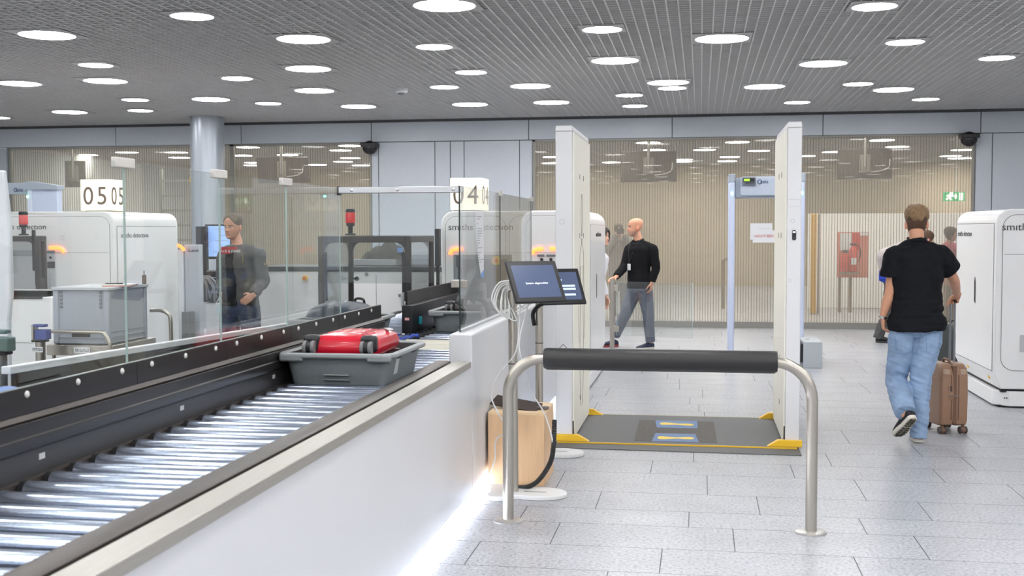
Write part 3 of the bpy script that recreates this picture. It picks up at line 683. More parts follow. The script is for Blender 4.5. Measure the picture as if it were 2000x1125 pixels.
# ================================================================== SCANNER MACHINES
ink = M('ink_dark', (62, 60, 62), .5)
whitem = M('machine_white', (238, 238, 237), .26, var=.01, vscale=1.2, coat=.15)
def outline(mb, poly_out, poly_in, axis, a0, a1):
    n = len(poly_out)
    def pt(q, a): return {'x': (a, q[0], q[1]), 'y': (q[0], a, q[1])}[axis]
    vs = [pt(q, a0) for q in poly_out] + [pt(q, a0) for q in poly_in] + [pt(q, a1) for q in poly_out] + [pt(q, a1) for q in poly_in]
    fs = []
    for i in range(n):
        j = (i + 1) % n
        fs += [(i, j, n + j, n + i), (2 * n + i, 3 * n + i, 3 * n + j, 2 * n + j), (i, 2 * n + i, 2 * n + j, j), (n + i, n + j, 3 * n + j, 3 * n + i)]
    return mb.add(vs, fs)
def machine(label, x0, x1, y0, y1, h, panels, side, side_text, big_text, tx, slot=True, align='LEFT'):
    """panels: list of (x0,x1) arch panels on the front; side: +1 visible long side faces +X, -1 faces -X"""
    t = thing('baggage_scanner', label, 'baggage scanner', ((x0 + x1) / 2, (y0 + y1) / 2, 0), 0, 'white baggage scanning machines')
    prof = [(x0 + .06, .17), (x1 - .06, .17), (x1, .31)] + [(x1 - .13 + .13 * math.cos(a), h - .13 + .13 * math.sin(a)) for a in [PI / 2 * k / 8 for k in range(9)]] + \
           [(x0 + .13 - .13 * math.sin(a), h - .13 + .13 * math.cos(a)) for a in [PI / 2 * k / 8 for k in range(9)]] + [(x0, .31)]
    MB().prism(prof, 'y', y0, y1).build('body', whitem, t, bev=.015, seg=3)
    MB().b(x0 + .07, x1 - .07, y0 + .03, y1 - .03, .14, .18).build('shadow_gap', dbed, t)
    MB().prism([(x0 + .02, y0 + .12), (x0 + .14, y0 + .01), (x1 - .14, y0 + .01), (x1 - .02, y0 + .12), (x1 - .02, y1 - .02), (x0 + .02, y1 - .02)], 'z', .015, .15).build('plinth', whitem, t, bev=.006)
    MB().b(x0 + .06, x1 - .06, y0 + .06, y1 - .06, 0, .02).build('foot_strip', dbed, t)
    for (a, c) in panels:
        R = .11
        f = MB().prism(rrect(a, c, .34, h - .055, R, 8), 'y', y0 - .006, y0).build('front_panel', whitem, t, bev=.003)
        outline(MB(), rrect(a - .004, c + .004, .336, h - .051, R + .004, 8), rrect(a, c, .34, h - .055, R, 8), 'y', y0 - .0015, y0 + .001).build('panel_seam', seamm, f, smooth=0)
        MB().b(a + .01, c - .01, y0 - .0066, y0 - .0058, 1.38, 1.383).build('panel_seam', seamm, f, smooth=0)
    xs = x1 if side > 0 else x0
    e = .006 * side
    lo, hi = sorted((xs, xs + e))
    d = MB().prism(rrect(y0 + .06, y1 - .05, .33, 1.655, .01), 'x', lo, hi).build('side_door', whitem, t, bev=.002)
    lo2, hi2 = sorted((xs - .001 * side, xs + .0015 * side))
    outline(MB(), rrect(y0 + .054, y1 - .044, .324, 1.661, .01), rrect(y0 + .06, y1 - .05, .33, 1.655, .01), 'x', lo2, hi2).build('door_seam', seamm, d, smooth=0)
    if slot:
        ys = y0 + (y1 - y0) * (.46 if side < 0 else .38); xx = xs + e
        MB().prism([(ys - .035, .90), (ys + .02, .92), (ys + .02, 1.11), (ys - .01, 1.15), (ys - .035, 1.10)], 'x', min(xx, xx + e * .5), max(xx, xx + e * .5)).build('door_handle', blackp, d)
    up = Z3
    if side_text:
        right = Y3 if side > 0 else -Y3
        for wd, al, k in (('smıths', 'RIGHT', -1), ('detectıon', 'LEFT', 1)):
            letter(wd, side_text[1], V((xs + e + .001 * side, side_text[0], side_text[2])) + right * (k * .012 - .07), right, up, ink, t, 1.25, al)
    if big_text: letter('smıths detectıon', big_text, (tx, y0 - .008, h - .163), X3, up, ink, t, 1.09, align)
    return t
def tunnel_light(parent, pts, Y, seg=5):
    MB().tube([V((p[0], Y, p[1])) for p in pts], [(.006, .019)] * len(pts), 12, sm=seg, sides=[V((0, 1, 0))] * len(pts)).build('tunnel_light', orange, parent)
def pxz(px, py, Y): p = P(px, py, Y=Y); return (p.x, p.z)
# --- lane 04
m4 = machine('white baggage scanning machine with orange tunnel lights under the 04 sign', -2.577, -1.08, 11.38, 13.23, 1.80, [(-2.53, -1.92), (-1.88, -1.13)], 1, (12.3, .075, 1.56), .091, P(875, 432, Y=11.37).x)
Y4 = 11.37
tun = M('tunnel_grey', (126, 130, 134), .5); tund = M('tunnel_curtain', (60, 60, 62), .7)
tx0, tx1 = P(886, 500, Y=Y4).x, P(1000, 500, Y=Y4).x
MB().b(tx0, tx1, Y4 - .012, Y4 - .002, .78, P(890, 497, Y=Y4).z).build('tunnel_mouth', tun, m4, bev=.004)
MB().b(tx0 + .05, tx1 - .05, Y4 - .016, Y4 - .012, .8, P(890, 506, Y=Y4).z).build('lead_curtain', tund, m4, smooth=0)
tunnel_light(m4, [pxz(879, 497, Y4), pxz(882, 491, Y4), pxz(889, 487, Y4), pxz(905, 486.5, Y4)], Y4 - .012)
tunnel_light(m4, [pxz(1040, 496, Y4), pxz(1043, 490, Y4), pxz(1050, 487, Y4), pxz(1061, 486, Y4)], Y4 - .012)
c = P(970, 509, Y=Y4); eb = MB().cyl((c.x, Y4 - .03, c.z), (c.x, Y4 + .004, c.z), .044, n=24).build('stop_button', yellow, m4); MB().cyl((c.x, Y4 - .045, c.z), (c.x, Y4 - .03, c.z), .024, n=18).build('button_cap', M('cap_orange', (220, 120, 30), .4), eb)
tunnel_light(m4, [pxz(1074, 486, Y4), pxz(1080, 486, Y4), pxz(1092, 486, Y4)], Y4 - .012, 1)
for x in (1058, 1076): MB().cyl(P(x, 507, Y=Y4 - .012), P(x, 507, Y=Y4 - .004), .016, n=18).build('sensor_port', blackp, m4)
gv = M('vent_grey', (120, 122, 124), .6)
for (a, c, y0, y1) in ((1049, 1063, 497, 501), (1067, 1085, 497, 501), (1062, 1085, 517, 529)):
    p, q = P(a, y1, Y=Y4 - .01), P(c, y0, Y=Y4 - .01); MB().b(p.x, q.x, Y4 - .013, Y4 - .006, p.z, q.z).build('vent', gv, m4)
# --- lane 05
m5 = machine('white baggage scanning machine under the 05 sign, text on its front and side', -8.75, -6.064, 11.3, 12.8, 1.815, [(-8.7, -6.115)], 1, (11.3 + .45, .075, 1.56), .082, P(90, 432, Y=11.29).x, False, 'RIGHT')
Y5 = 11.29
tunnel_light(m5, [pxz(97, 484, Y5), pxz(108, 484, Y5), pxz(117, 485, Y5), pxz(123, 489, Y5), pxz(126, 493, Y5)], Y5 - .012)
p, q = P(0, 577, Y=Y5 - .01), P(107, 489, Y=Y5 - .01)
MB().b(p.x - .3, q.x, Y5 - .02, Y5 - .004, p.z, q.z).build('tunnel_mouth', M('tunnel_light_grey', (188, 190, 193), .4), m5, bev=.004)
p, q = P(75, 566, Y=Y5 - .03), P(87, 492, Y=Y5 - .03)
MB().b(p.x, q.x, Y5 - .05, Y5 - .02, p.z, q.z).build('lead_curtain', tund, m5, bev=.003)
p, q = P(92, 523, Y=Y5 - .03), P(106, 511, Y=Y5 - .03)
MB().b(p.x, q.x, Y5 - .026, Y5 - .019, p.z, q.z).build('vent', blackp, m5)
p, q = P(91, 494, Y=Y5 - .03), P(106, 490, Y=Y5 - .03)
MB().b(p.x, q.x, Y5 - .026, Y5 - .019, p.z, q.z).build('vent', gv, m5)
p = P(98, 503, Y=Y5 - .03); MB().cyl(p, p + V((0, .03, 0)), .014, n=14).build('key_switch', blackp, m5)
# orange light at the far corner of machine 05
p = P(353, 486, Y=12.3)
# --- right-hand machine
m3 = machine('big white baggage scanning machine beside the man with the brown suitcase', 2.6, 5.6, 10.9, 12.52, 1.785, [(2.66, 5.5)], -1, (12.1, .075, 1.56), .091, P(1957, 429, Y=10.89).x)
p, q = P(1993, 688, Y=10.87), P(2010, 655, Y=10.87)
MB().b(p.x, q.x + .3, 10.884, 10.893, p.z, q.z).build('vent', M('vent_light', (190, 191, 193), .5), m3)
for px_, py_ in ((1938, 763), (1942, 764)): 
    p = P(px_, py_, Y=11.0); MB().cyl(V((2.70 + .02 * (px_ - 1938) / 4, 10.905, .09)), V((2.70 + .02 * (px_ - 1938) / 4, 10.92, .09)), .006, n=10).build('plinth_screw', blackp, m3)
for yy in (11.15, 12.0): MB().b(2.62, 2.64, yy, yy + .035, .235, .275).build('warning_sticker', yellow, m3, smooth=0)
# --- lane number signs
signm = M('sign_lit', (255, 248, 230), .5, emit=(255, 236, 196), estr=.27)
def sign(label, num, px0, px1, py0, py1, Y, depth, zb):
    a, c = P(px0, py1, Y=Y), P(px1, py0, Y=Y)
    t = thing('lane_sign', label, 'lane sign', ((a.x + c.x) / 2, Y + depth / 2, zb), 0, 'lit lane number signs')
    MB().b(a.x, c.x, Y, Y + depth, zb + .012, c.z).build('light_box', signm, t, bev=.004)
    MB().b(a.x + .03, c.x - .03, Y + .03, Y + depth - .03, zb, zb + .012).build('base', seamm, t)
    w = c.x - a.x; h = c.z - zb
    ink2 = M('sign_digits', (96, 78, 64), .6)
    for k, ch in enumerate(num):
        letter(ch, h * .80, ((a.x + c.x) / 2 + (k - .5) * w * .47, Y - .002, zb + h * .46), X3, Z3, ink2, t, 1.0 * w / (h * .80 * 1.30), name='digit')
        letter(ch, h * .80, (c.x + .002, Y + depth / 2 + (k - .5) * depth * .47, zb + h * .46), Y3, Z3, ink2, t, depth / (h * .80 * 1.30), name='digit')
sign('lit cube sign with the number 04 on the machine behind the head rail', '04', 879.5, 940, 347, 409, 11.7, .42, 1.802)
sign('lit cube sign with the number 05 on the machine at the far lane', '05', 158, 214, 350, 411, 11.6, .33, 1.817)
# --- white machine end with iLane lettering, black screen pair, desk, cables
p, q = P(362, 640, Y=11.75), P(388, 478, Y=11.75)
t = thing('tray_lane_cabinet', 'narrow grey cabinet with small lettering at its top beside the edge-on dark screen', 'cabinet', ((p.x + q.x) / 2, 11.9, 0))
MB().b(p.x, q.x, 11.75, 11.86, 0, q.z).build('body', greyp, t, bev=.008)
letter('iLane', .055, (q.x - .065, 11.748, q.z - .06), X3, Z3, ink, t, 1.1)
p2, q2 = P(346, 640, Y=11.72), P(362, 488, Y=11.72)
MB().b(p2.x + .02, p.x - .002, 11.72, 11.86, 0, q2.z).build('side_panel', white2, t, bev=.006)
tunnel_light(t, [pxz(347, 479, 11.7), pxz(353, 481, 11.7), pxz(358, 486, 11.7), pxz(360, 490, 11.7)], 11.69)
p2, q2 = P(351, 655, Y=11.5), P(364, 610, Y=11.5)
MB().b(p2.x, q2.x, 11.55, 11.70, 0, q2.z).build('post', M('post_grey', (122, 122, 122), .5), t, bev=.004)
def screen_thing(name, label, cat, px0, px1, py0, py1, Y, th=.05, mat_=None, group=None, stand=True):
    a, c = P(px0, py1, Y=Y), P(px1, py0, Y=Y)
    t = thing(name, label, cat, ((a.x + c.x) / 2, Y, a.z), 0, group)
    MB().b(a.x, c.x, Y, Y + th, a.z, c.z).build('casing', blackp, t, bev=.006)
    if mat_: MB().b(a.x + .02, c.x - .02, Y - .003, Y + .001, a.z + .03, c.z - .02).build('screen', mat_, t, smooth=0)
    return t
scr_pale = M('screen_pale', (150, 180, 230), .3, emit=(150, 184, 240), estr=.28)
t = screen_thing('monitor', 'monitor with a pale blue picture behind the man in the grey jacket', 'monitor', 401, 452, 438, 506, 12.7, .05, scr_pale)
a, c = P(401, 506, Y=12.7), P(452, 438, Y=12.7)
for i, (u, v, w) in enumerate(((.3, .86, .5), (.55, .68, .4), (.4, .52, .5), (.55, .36, .4), (.3, .2, .6))):
    MB().b(a.x + (c.x - a.x) * u, a.x + (c.x - a.x) * min(.95, u + w), 12.6955, 12.6968, a.z + (c.z - a.z) * v, a.z + (c.z - a.z) * (v + .012)).build('screen_text', inkm, t, smooth=0)
MB().b((a.x + c.x) / 2 - .04, (a.x + c.x) / 2 + .04, 12.72, 12.76, a.z - .18, a.z + .1).build('stand', blackp, t)
t = thing('monitor', 'black monitor turned edge on, next to the pale blue one', 'monitor', (P(392, 500, Y=12.6).x, 12.6, 0))
p, q = P(383, 528, Y=12.6), P(402, 442, Y=12.6)
MB().b(p.x, q.x, 12.6, 12.67, p.z, q.z).build('casing', M('casing_dark', (52, 52, 56), .5), t, bev=.006)
MB().b(p.x + .03, q.x - .02, 12.62, 12.66, p.z - .04, p.z).build('stand', blackp, t)
p, q = P(385, 536, Y=12.55), P(470, 530, Y=12.55)
t = thing('operator_desk', 'dark operator desk with hanging cables beside the man in the grey jacket', 'desk', (p.x + .3, 12.8, 0))
MB().b(p.x, q.x + .12, 12.55, 13.2, p.z - .03, q.z).build('desk_top', blackp, t, bev=.005)
p2, q2 = P(388, 590, Y=12.6), P(420, 545, Y=12.6)
MB().b(p2.x, q2.x, 12.6, 13.0, p2.z, q2.z).build('cable_box', M('cable_box_grey', (96, 96, 98), .6), t, bev=.004)
p3, q3 = P(403, 660, Y=12.62), P(470, 592, Y=12.62)
MB().b(p3.x, q3.x, 12.62, 13.15, 0, q3.z).build('front_panel', white2, t, bev=.005)
random.seed(3)
for i in range(7):
    s = P(390 + i * 3, 538, Y=12.52); e = P(406 + i * 3 + random.uniform(-4, 4), 588 + random.uniform(-8, 4), Y=12.53)
    m = (s + e) / 2 + V((random.uniform(.02, .09), -.03, random.uniform(-.02, .06)))
    MB().tube([s, m, e], .008, 8, sm=5).build('cable', M('cable_grey', (150, 150, 152), .5), t)
# --- white cabinets behind the hood, with worktop, e-stop, grey shelf, bag and bottle
p, q = P(505, 640, Y=11.6), P(843, 527, Y=11.6)
t = thing('equipment_cabinet', 'long white equipment cabinet with a yellow stop button and dark worktop', 'cabinet', ((p.x + q.x) / 2, 11.9, 0))
zc = P(600, 530, Y=11.6).z
MB().b(p.x, -2.64, 11.6, 12.4, 0, zc).build('body', whitem, t, bev=.006)
MB().b(p.x - .01, -2.63, 11.59, 12.42, zc + .002, zc + .05).build('worktop', M('worktop_dark', (62, 62, 64), .4), t, bev=.005)
for (px_, w) in ((622, .0), (684, .0), (735, .0)):
    c = P(px_, 580, Y=11.6); MB().b(c.x - .002, c.x + .002, 11.598, 11.6005, .1, zc - .03).build('door_gap', seamm, t, smooth=0)
c = P(597, 543, Y=11.6); eb = MB().cyl((c.x, 11.56, c.z), (c.x, 11.6, c.z), .026, n=20).build('stop_button', yellow, t); MB().cyl((c.x, 11.545, c.z), (c.x, 11.56, c.z), .015, n=16).build('button_cap', M('cap_orange', (220, 120, 30), .4), eb)
for (px_, py_) in ((781, 577), (716, 535)):
    c = P(px_, py_, Y=11.6); MB().cyl((c.x, 11.585, c.z), (c.x, 11.6, c.z), .016, n=16).build('lock', M('lock_grey', (140, 138, 130), .35, .8), t)
p, q = P(712, 525, Y=12.3), P(792, 503, Y=12.3); zb = zc + .052
t = thing('storage_box', 'low grey box on the white cabinet under the dark bag', 'box', ((p.x + q.x) / 2, 12.2, zb))
MB().b(p.x, q.x, 11.9, 12.36, zb, q.z - .01).build('body', M('box_grey', (170, 172, 174), .5), t, bev=.006); zs = q.z - .01
bg = thing('crumpled_bag', 'dark grey crumpled bag lying on the low grey box', 'bag', (P(752, 500, Y=12.1).x, 12.1, zs))
random.seed(11)
mb = MB(); n = 26
vs = []
for j in range(n + 1):
    for i in range(n + 1):
        u, v = -1 + 2 * i / n, -1 + 2 * j / n
        r = max(0, 1 - abs(u) ** 2.4) * max(0, 1 - abs(v) ** 2.4)
        z = r ** .6 * (.15 + .10 * noise.noise(V((u * 1.8, v * 1.8, 3))) + .05 * noise.noise(V((u * 5, v * 5, 1))) + .05 * u)
        vs.append((u * .23, v * .17, max(0.001, z)))
k = len(vs); vs += [(x, y, 0) for x, y, z in vs]
fs = [(j * (n + 1) + i, j * (n + 1) + i + 1, (j + 1) * (n + 1) + i + 1, (j + 1) * (n + 1) + i) for j in range(n) for i in range(n)]
fs += [tuple(q_ + k for q_ in reversed(f)) for f in fs]
mb.add(vs, fs); mb.build('bag', M('bag_cloth', (84, 80, 74), .8, var=.1, vscale=12, bump=.2, bscale=60), bg, local=True, smooth=50)
bt = thing('water_bottle', 'clear plastic water bottle standing beside the dark crumpled bag', 'bottle', (P(781, 500, Y=12.0).x, 12.0, zs))
MB().lathe([(.01, 0), (.03, 0), (.032, .01), (.032, .13), (.026, .16), (.013, .185), (.013, .2)], (0, 0, 0), 20).build('bottle_body', glass('pet', (225, 235, 240), 1.4), bt, local=True)
MB().lathe([(.0325, .07), (.0327, .12)], (0, 0, 0), 20).build('bottle_label', M('label_blue', (120, 160, 220), .5), bt, local=True)
MB().lathe([(.014, .2), (.015, .202), (.015, .22), (.01, .222)], (0, 0, 0), 16).build('cap', M('cap_blue', (70, 110, 190), .4), bt, local=True)
# black upright screen edge at the 04 machine corner
p, q = P(849, 520, Y=11.25), P(858, 447, Y=11.25)
t = thing('monitor', 'tall black screen seen edge on at the corner of the 04 lane machine', 'monitor', (p.x, 11.28, 0))
MB().b(p.x, q.x, 11.25, 11.33, p.z, q.z).build('casing', blackp, t, bev=.005); MB().b(p.x + .01, q.x - .01, 11.27, 11.31, 0.98, p.z).build('stand', blackp, t)
# --- white cabinet under the 05 hood with lit button
p, q = P(100, 700, Y=9.55), P(100, 576, Y=9.55)
t = thing('equipment_cabinet', 'white equipment cabinet with a round lit button under the hood at the left edge', 'cabinet', (q.x - .7, 10, 0))
MB().b(q.x - 1.7, q.x, 9.55, 10.9, 0, q.z - .02).build('body', whitem, t, bev=.008)
MB().b(q.x - 1.7, P(77, 580, Y=9.5).x, 9.53, 10.6, q.z - .02, 1.0).build('top_sill', blackp, t, bev=.004)
c = P(15, 607, Y=9.54); MB().prism(rrect(c.x - .05, c.x + .03, c.z - .04, c.z + .04, .01), 'y', 9.542, 9.55).build('button_plate', white2, t)
MB().cyl((c.x, 9.53, c.z), (c.x, 9.545, c.z), .012, n=16).build('button', M('button_lit', (255, 255, 240), .4, emit=(255, 250, 225), estr=2.), t)
MB().b(q.x - 1.68, q.x - .18, 9.547, 9.5505, .60, .603).build('door_gap', seamm, t, smooth=0)
# --- grey container on a cart
eur = M('container_grey', (156, 162, 170), .5, var=.02); eurd = M('container_dark', (110, 114, 120), .55)
ex0, ex1 = P(103, 600, Y=8.2).x, P(213, 600, Y=8.2).x; ez0, ez1 = .735, 1.175
t = thing('storage_container', 'grey plastic container standing on the cart beside the 05 lane', 'container', ((ex0 + ex1) / 2, 8.5, ez0))
MB().b(ex0 + .012, ex1 - .012, 8.212, 8.808, ez0, ez1 - .01).build('body', eur, t, bev=.006)
MB().prism(rrect(ex0 - .012, ex1 + .012, 8.188, 8.832, .02), 'z', ez1 - .022, ez1).build('rim', M('container_rim', (182, 186, 190), .45), t, bev=.004)
for (xx, yy) in ((ex0, 8.2), (ex1 - .045, 8.2), (ex0, 8.775), (ex1 - .045, 8.775)):
    MB().b(xx, xx + .045, yy, yy + .045, ez0 + .004, ez1 - .02).build('corner_rib', eur, t, bev=.008)
for s in (0, 1):
    xx = (ex0 + .055, ex1 - .085)[s]
    for k in range(5): MB().b(xx, xx + .022, 8.206, 8.2125, ez1 - .05 - k * .028, ez1 - .03 - k * .028).build('rib_cell', eurd, t, smooth=0)
for k in range(3): MB().b(ex0 + .02, ex1 - .02, 8.205, 8.2125, ez0 + .01 + k * .042, ez0 + .016 + k * .042).build('base_rib', eur, t)
for k in range(3): MB().b(ex1 - .0125, ex1 - .005, 8.23, 8.79, ez0 + .01 + k * .042, ez0 + .016 + k * .042).build('base_rib', eur, t)
MB().b(ex0 + .15, ex0 + .30, 8.2065, 8.2125, ez0 + .055, ez0 + .09).build('grip_slot', dbed, t, smooth=0)
ct2 = thing('transport_cart', 'steel cart with tube handles under the grey container', 'cart', ((ex0 + ex1) / 2, 8.5, 0))
MB().b(ex0 - .03, ex1 + .05, 8.15, 8.86, .655, .735).build('platform', steel, ct2, bev=.004)
MB().b(ex0 + .2, ex0 + .33, 8.147, 8.15, .675, .72).build('label_plate', white, ct2, smooth=0)
letter('SKG/G2', .034, (ex0 + .265, 8.1465, .697), X3, Z3, ink, ct2, 1.0)
tube_pts = [V((ex0 - .03, 8.13, .84)), V((ex1 - .06, 8.13, .84)), V((ex1 + .0, 8.13, .82)), V((ex1 + .035, 8.13, .76)), V((ex1 + .04, 8.13, .69))]
MB().tube(tube_pts, .014, 12, sm=4).build('handle', steel, ct2)
MB().tube([V((ex1 + .0, 8.87, .955)), V((ex1 + .09, 8.87, .955)), V((ex1 + .15, 8.87, .93)), V((ex1 + .175, 8.87, .86)), V((ex1 + .175, 8.87, .45))], .016, 12, sm=4).build('handle', steel, ct2)
for xx in (ex0, ex1 + .0):
    for yy in (8.2, 8.8):
        MB().cyl((xx, yy, .1), (xx, yy, .655), .015, n=12).build('leg', steel, ct2)
        twin_wheel(ct2, (xx, yy, .05), (1, 0, 0), .05, local=False)
fo = thing('paper_folder', 'stack of papers with a pen lying on the grey container', 'papers', (P(235, 552, Y=8.5).x, 8.5, ez1))
MB().ob((0, 0, .004), (.22, .3, .008), Matrix.Rotation(.3, 3, 'Z')).build('folder', M('folder_red', (206, 150, 140), .6), fo, local=True)
MB().ob((.01, .01, .011), (.2, .28, .006), Matrix.Rotation(.22, 3, 'Z')).build('sheets', white, fo, local=True)
MB().cyl((-.1, -.05, .019), (.04, -.03, .019), .005, n=8).build('pen', blackp, fo, local=True)
c = P(285, 548, Y=8.78)
t = thing('radio_handset', 'small brown handset standing at the rear corner of the grey container', 'handset', (c.x - .015, 8.78, ez1))
MB().b(-.014, .014, -.014, .014, 0, .075).build('body', M('handset_brown', (126, 110, 96), .5), t, bev=.005, local=True); MB().cyl((.0, 0, .07), (.0, 0, .11), .005, n=8).build('antenna', M('handset_tip', (150, 140, 128), .5), t, local=True)
# --- belt posts
def belt_post(label, px, pytop, Y, col, txt):
    c = P(px, pytop, Y=Y)
    t = thing('belt_post', label, 'barrier post', (c.x, Y, 0), 0, 'steel belt posts beside the 05 lane')
    h = c.z
    MB().cyl((0, 0, .012), (0, 0, h - .13), .036, n=20).build('post', steel, t, local=True)
    MB().lathe([(.01, 0), (.17, 0), (.17, .01), (.01, .016)], (0, 0, 0), 28).build('foot_plate', steel, t, local=True)
    MB().b(-.055, .055, -.035, .035, h - .13, h - .11).build('collar', blackp, t, local=True, bev=.006)
    MB().b(-.05, -.035, -.035, .035, h - .11, h).build('head_frame', steel, t, local=True); MB().b(-.05, .05, -.03, .03, h - .018, h + .004).build('head_cap', M('cap_' + txt, col, .45), t, local=True, bev=.006)
    MB().b(-.02, .075, -.045, .03, h - .11, h - .035).build('belt_cassette', M('cassette_' + txt, col, .45), t, local=True, bev=.006)
    if txt == 'MTGX':
        MB().b(-.042, .042, -.0385, -.036, h - .205, h - .165).build('label_plate', white, t, local=True, smooth=0)
        letter(txt, .029, (0, -.0395, h - .185), X3, Z3, ink, t, 1.0, local=True)
belt_post('steel belt post with a blue belt head and white MTGX label', 78, 634, 8.0, (36, 58, 130), 'MTGX')
belt_post('steel belt post with a green belt head at the left edge', -1, 645, 5.6, (88, 108, 102), 'green')
# --- white panel at the left edge
p, q = P(-40, 700, Y=6.0), P(15, 332, Y=6.0)
t = thing('privacy_panel', 'tall white panel at the left edge seen through the glass', 'panel', (p.x, 6.0, 0))
pts = [(p.x, .05), (q.x - .03, .05), (q.x - .02, 1.1), (q.x, 1.25), (q.x, q.z - .3), (q.x - .03, q.z), (p.x, q.z)]
MB().prism(pts, 'y', 6.0, 6.04).build('panel', white2, t, bev=.01); MB().b(p.x, q.x - .03, 5.9, 6.14, 0, .05).build('foot_plate', steel, t)
# ================================================================== PADDED BARRIER
t = thing('barrier_rail', 'steel hoop barrier with a black padded roll standing on the granite floor', 'barrier', (-.22, 6.23, 0))
xl, xr, yb = -1.04, .584, 6.23; r = .03; hz = .905
pts = [V((xl, yb, .012)), V((xl, yb, .4)), V((xl, yb, hz - .22))]
pts += [V((xl + .2 - .2 * math.cos(a), yb, hz - .2 + .2 * math.sin(a))) for a in [PI / 2 * k / 10 for k in range(11)]]
pts2 = [V((xr - .2 + .2 * math.sin(a), yb, hz - .2 + .2 * math.cos(a))) for a in [PI / 2 * k / 10 for k in range(11)]] + [V((xr, yb, hz - .22)), V((xr, yb, .4)), V((xr, yb, .012))]
MB().tube(pts + pts2, r, 24).build('hoop', steel, t)
for x in (xl, xr):
    MB().lathe([(.02, 0), (.082, 0), (.082, .006), (.07, .011), (.02, .014)], (x, yb, 0), 36).build('foot_plate', M('steel_plate', (196, 194, 190), .35, .8), t)
MB().lathe([(.02, -.004), (.052, -.002), (.056, .004), (.058, .012), (.058, 1.226), (.056, 1.234), (.052, 1.240), (.02, 1.242)], (-.838, yb, hz), 40, ax=(1, 0, 0)).build('padded_roll', leather, t)
MB().b(-.825, .39, yb - .008, yb + .008, hz - .0605, hz - .055).build('roll_seam', dbed, t)
# ================================================================== BODY SCANNER
t = thing('body_scanner', 'walk-in body scanner of two tall white panels over a grey mat with yellow feet', 'body scanner', (-.18, 9.2, 0))
Yf, Yk = 8.65, 9.92; H_ = 2.385
pgrey = M('scanner_front', (220, 220, 221), .38); pin = M('scanner_inner', (246, 243, 230), .5)
for (x0, x1, s) in ((-1.08, -.952, 1), (.618, .72, -1)):
    b = MB().prism(rrect(Yf, Yk, .05, H_ - .04, .012), 'x', x0, x1).build('side_panel', pgrey, t, bev=.006)
    xi = x1 if s > 0 else x0
    lo, hi = sorted((xi, xi + s * .012))
    inn = MB().prism(rrect(Yf + .02, Yk - .02, .03, H_ - .05, .10, 8, (1, 1, 0, 0)), 'x', lo, hi).build('inner_face', pin, b, bev=.003)
    MB().prism([(x0, H_ - .04), (x1, H_ - .04), (x1, H_ - .03), (x1 - .004, H_), (x0 + .004, H_), (x0, H_ - .03)], 'y', Yf - .004, Yk + .004).build('top_cap', M('scanner_cap', (226, 226, 226), .35), b, bev=.004)
    xk = xi + s * .0125
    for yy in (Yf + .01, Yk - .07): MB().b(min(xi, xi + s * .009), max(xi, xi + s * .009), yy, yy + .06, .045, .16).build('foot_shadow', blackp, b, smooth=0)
    holes = [(9.06, 2.02), (9.35, 2.02), (9.06, 1.56), (9.35, 1.56), (9.1, .62), (9.4, .62), (9.1, .28)]
    for (yy, zz) in holes: MB().b(min(xk, xk + s * .002), max(xk, xk + s * .002), yy - .008, yy + .008, zz - .02, zz + .02).build('locating_slot', blackp, b, smooth=0)
    if s > 0:   # engraved figure outline
        xw = xk
        line = M('engraved_line', (110, 106, 98), .6)
        yc = 9.22
        head = [V((xw, yc + .055 * math.sin(a) * (1 if math.cos(a) > -.5 else .8), 1.72 + .17 * math.cos(a))) for a in [-PI + .25 + (2 * PI - .5) * k / 24 for k in range(25)]]
        MB().tube(head, .0022, 6).build('figure_line', line, b)
        for q in (-1, 1):
            MB().tube([V((xw, yc + q * .02, 1.54)), V((xw, yc + q * .03, 1.49)), V((xw, yc + q * .13, 1.42)), V((xw, yc + q * .16, 1.2)), V((xw, yc + q * .23, .95)), V((xw, yc + q * .2, .72))], .0022, 6, sm=6).build('figure_line', line, b)
            MB().tube([V((xw, yc + q * .10, 1.32)), V((xw, yc + q * .11, 1.0)), V((xw, yc + q * .13, .7)), V((xw, yc + q * .11, .35)), V((xw, yc + q * .05, .2))], .0022, 6, sm=6).build('figure_line', line, b)
    # yellow bracket feet
    for yy in (Yf - .02, Yk - .02):
        if s > 0: pr = [(x0 - .015, .012), (x1 + .13, .012), (x1 + .04, .062), (x0 - .015, .062)]
        else: pr = [(x1 + .02, .012), (x0 - .13, .012), (x0 - .05, .062), (x1 + .02, .062)]
        MB().prism(pr, 'y', yy - .004, yy + .05).build('foot_bracket', yellow, t, bev=.004)
# details on the outer fronts
def front_mark(px, py, mb_fn, mat_, name):
    c = P(px, py, Y=Yf - .001); mb_fn(c).build(name, mat_, t)
lineg = M('front_line', (186, 186, 186), .5)
c = P(1551, 396, Y=Yf); outline(MB(), rrect(c.x - .045, c.x + .045, c.z - .026, c.z + .026, .004), rrect(c.x - .043, c.x + .043, c.z - .024, c.z + .024, .004), 'y', Yf - .0015, Yf).build('cover_outline', lineg, t, smooth=0)
for (px, py, rr_) in ((1548, 431, .014), (1098, 433, .02), (1542, 548, .012)):
    c = P(px, py, Y=Yf); MB().tube([c + V((rr_ * math.cos(a), -.001, rr_ * math.sin(a))) for a in [2 * PI * k / 20 for k in range(21)]], .0012, 6).build('cover_ring', lineg, t)
c = P(1551, 459, Y=Yf)
MB().prism(rrect(c.x - .014, c.x + .014, c.z - .037, c.z + .037, .013), 'y', Yf - .008, Yf).build('switch_plate', blackp, t, bev=.003)
MB().b(c.x - .008, c.x + .008, Yf - .0095, Yf - .008, c.z + .016, c.z + .026).build('switch_light', M('switch_white', (240, 250, 250), .4, emit=(230, 250, 250), estr=1.5), t)
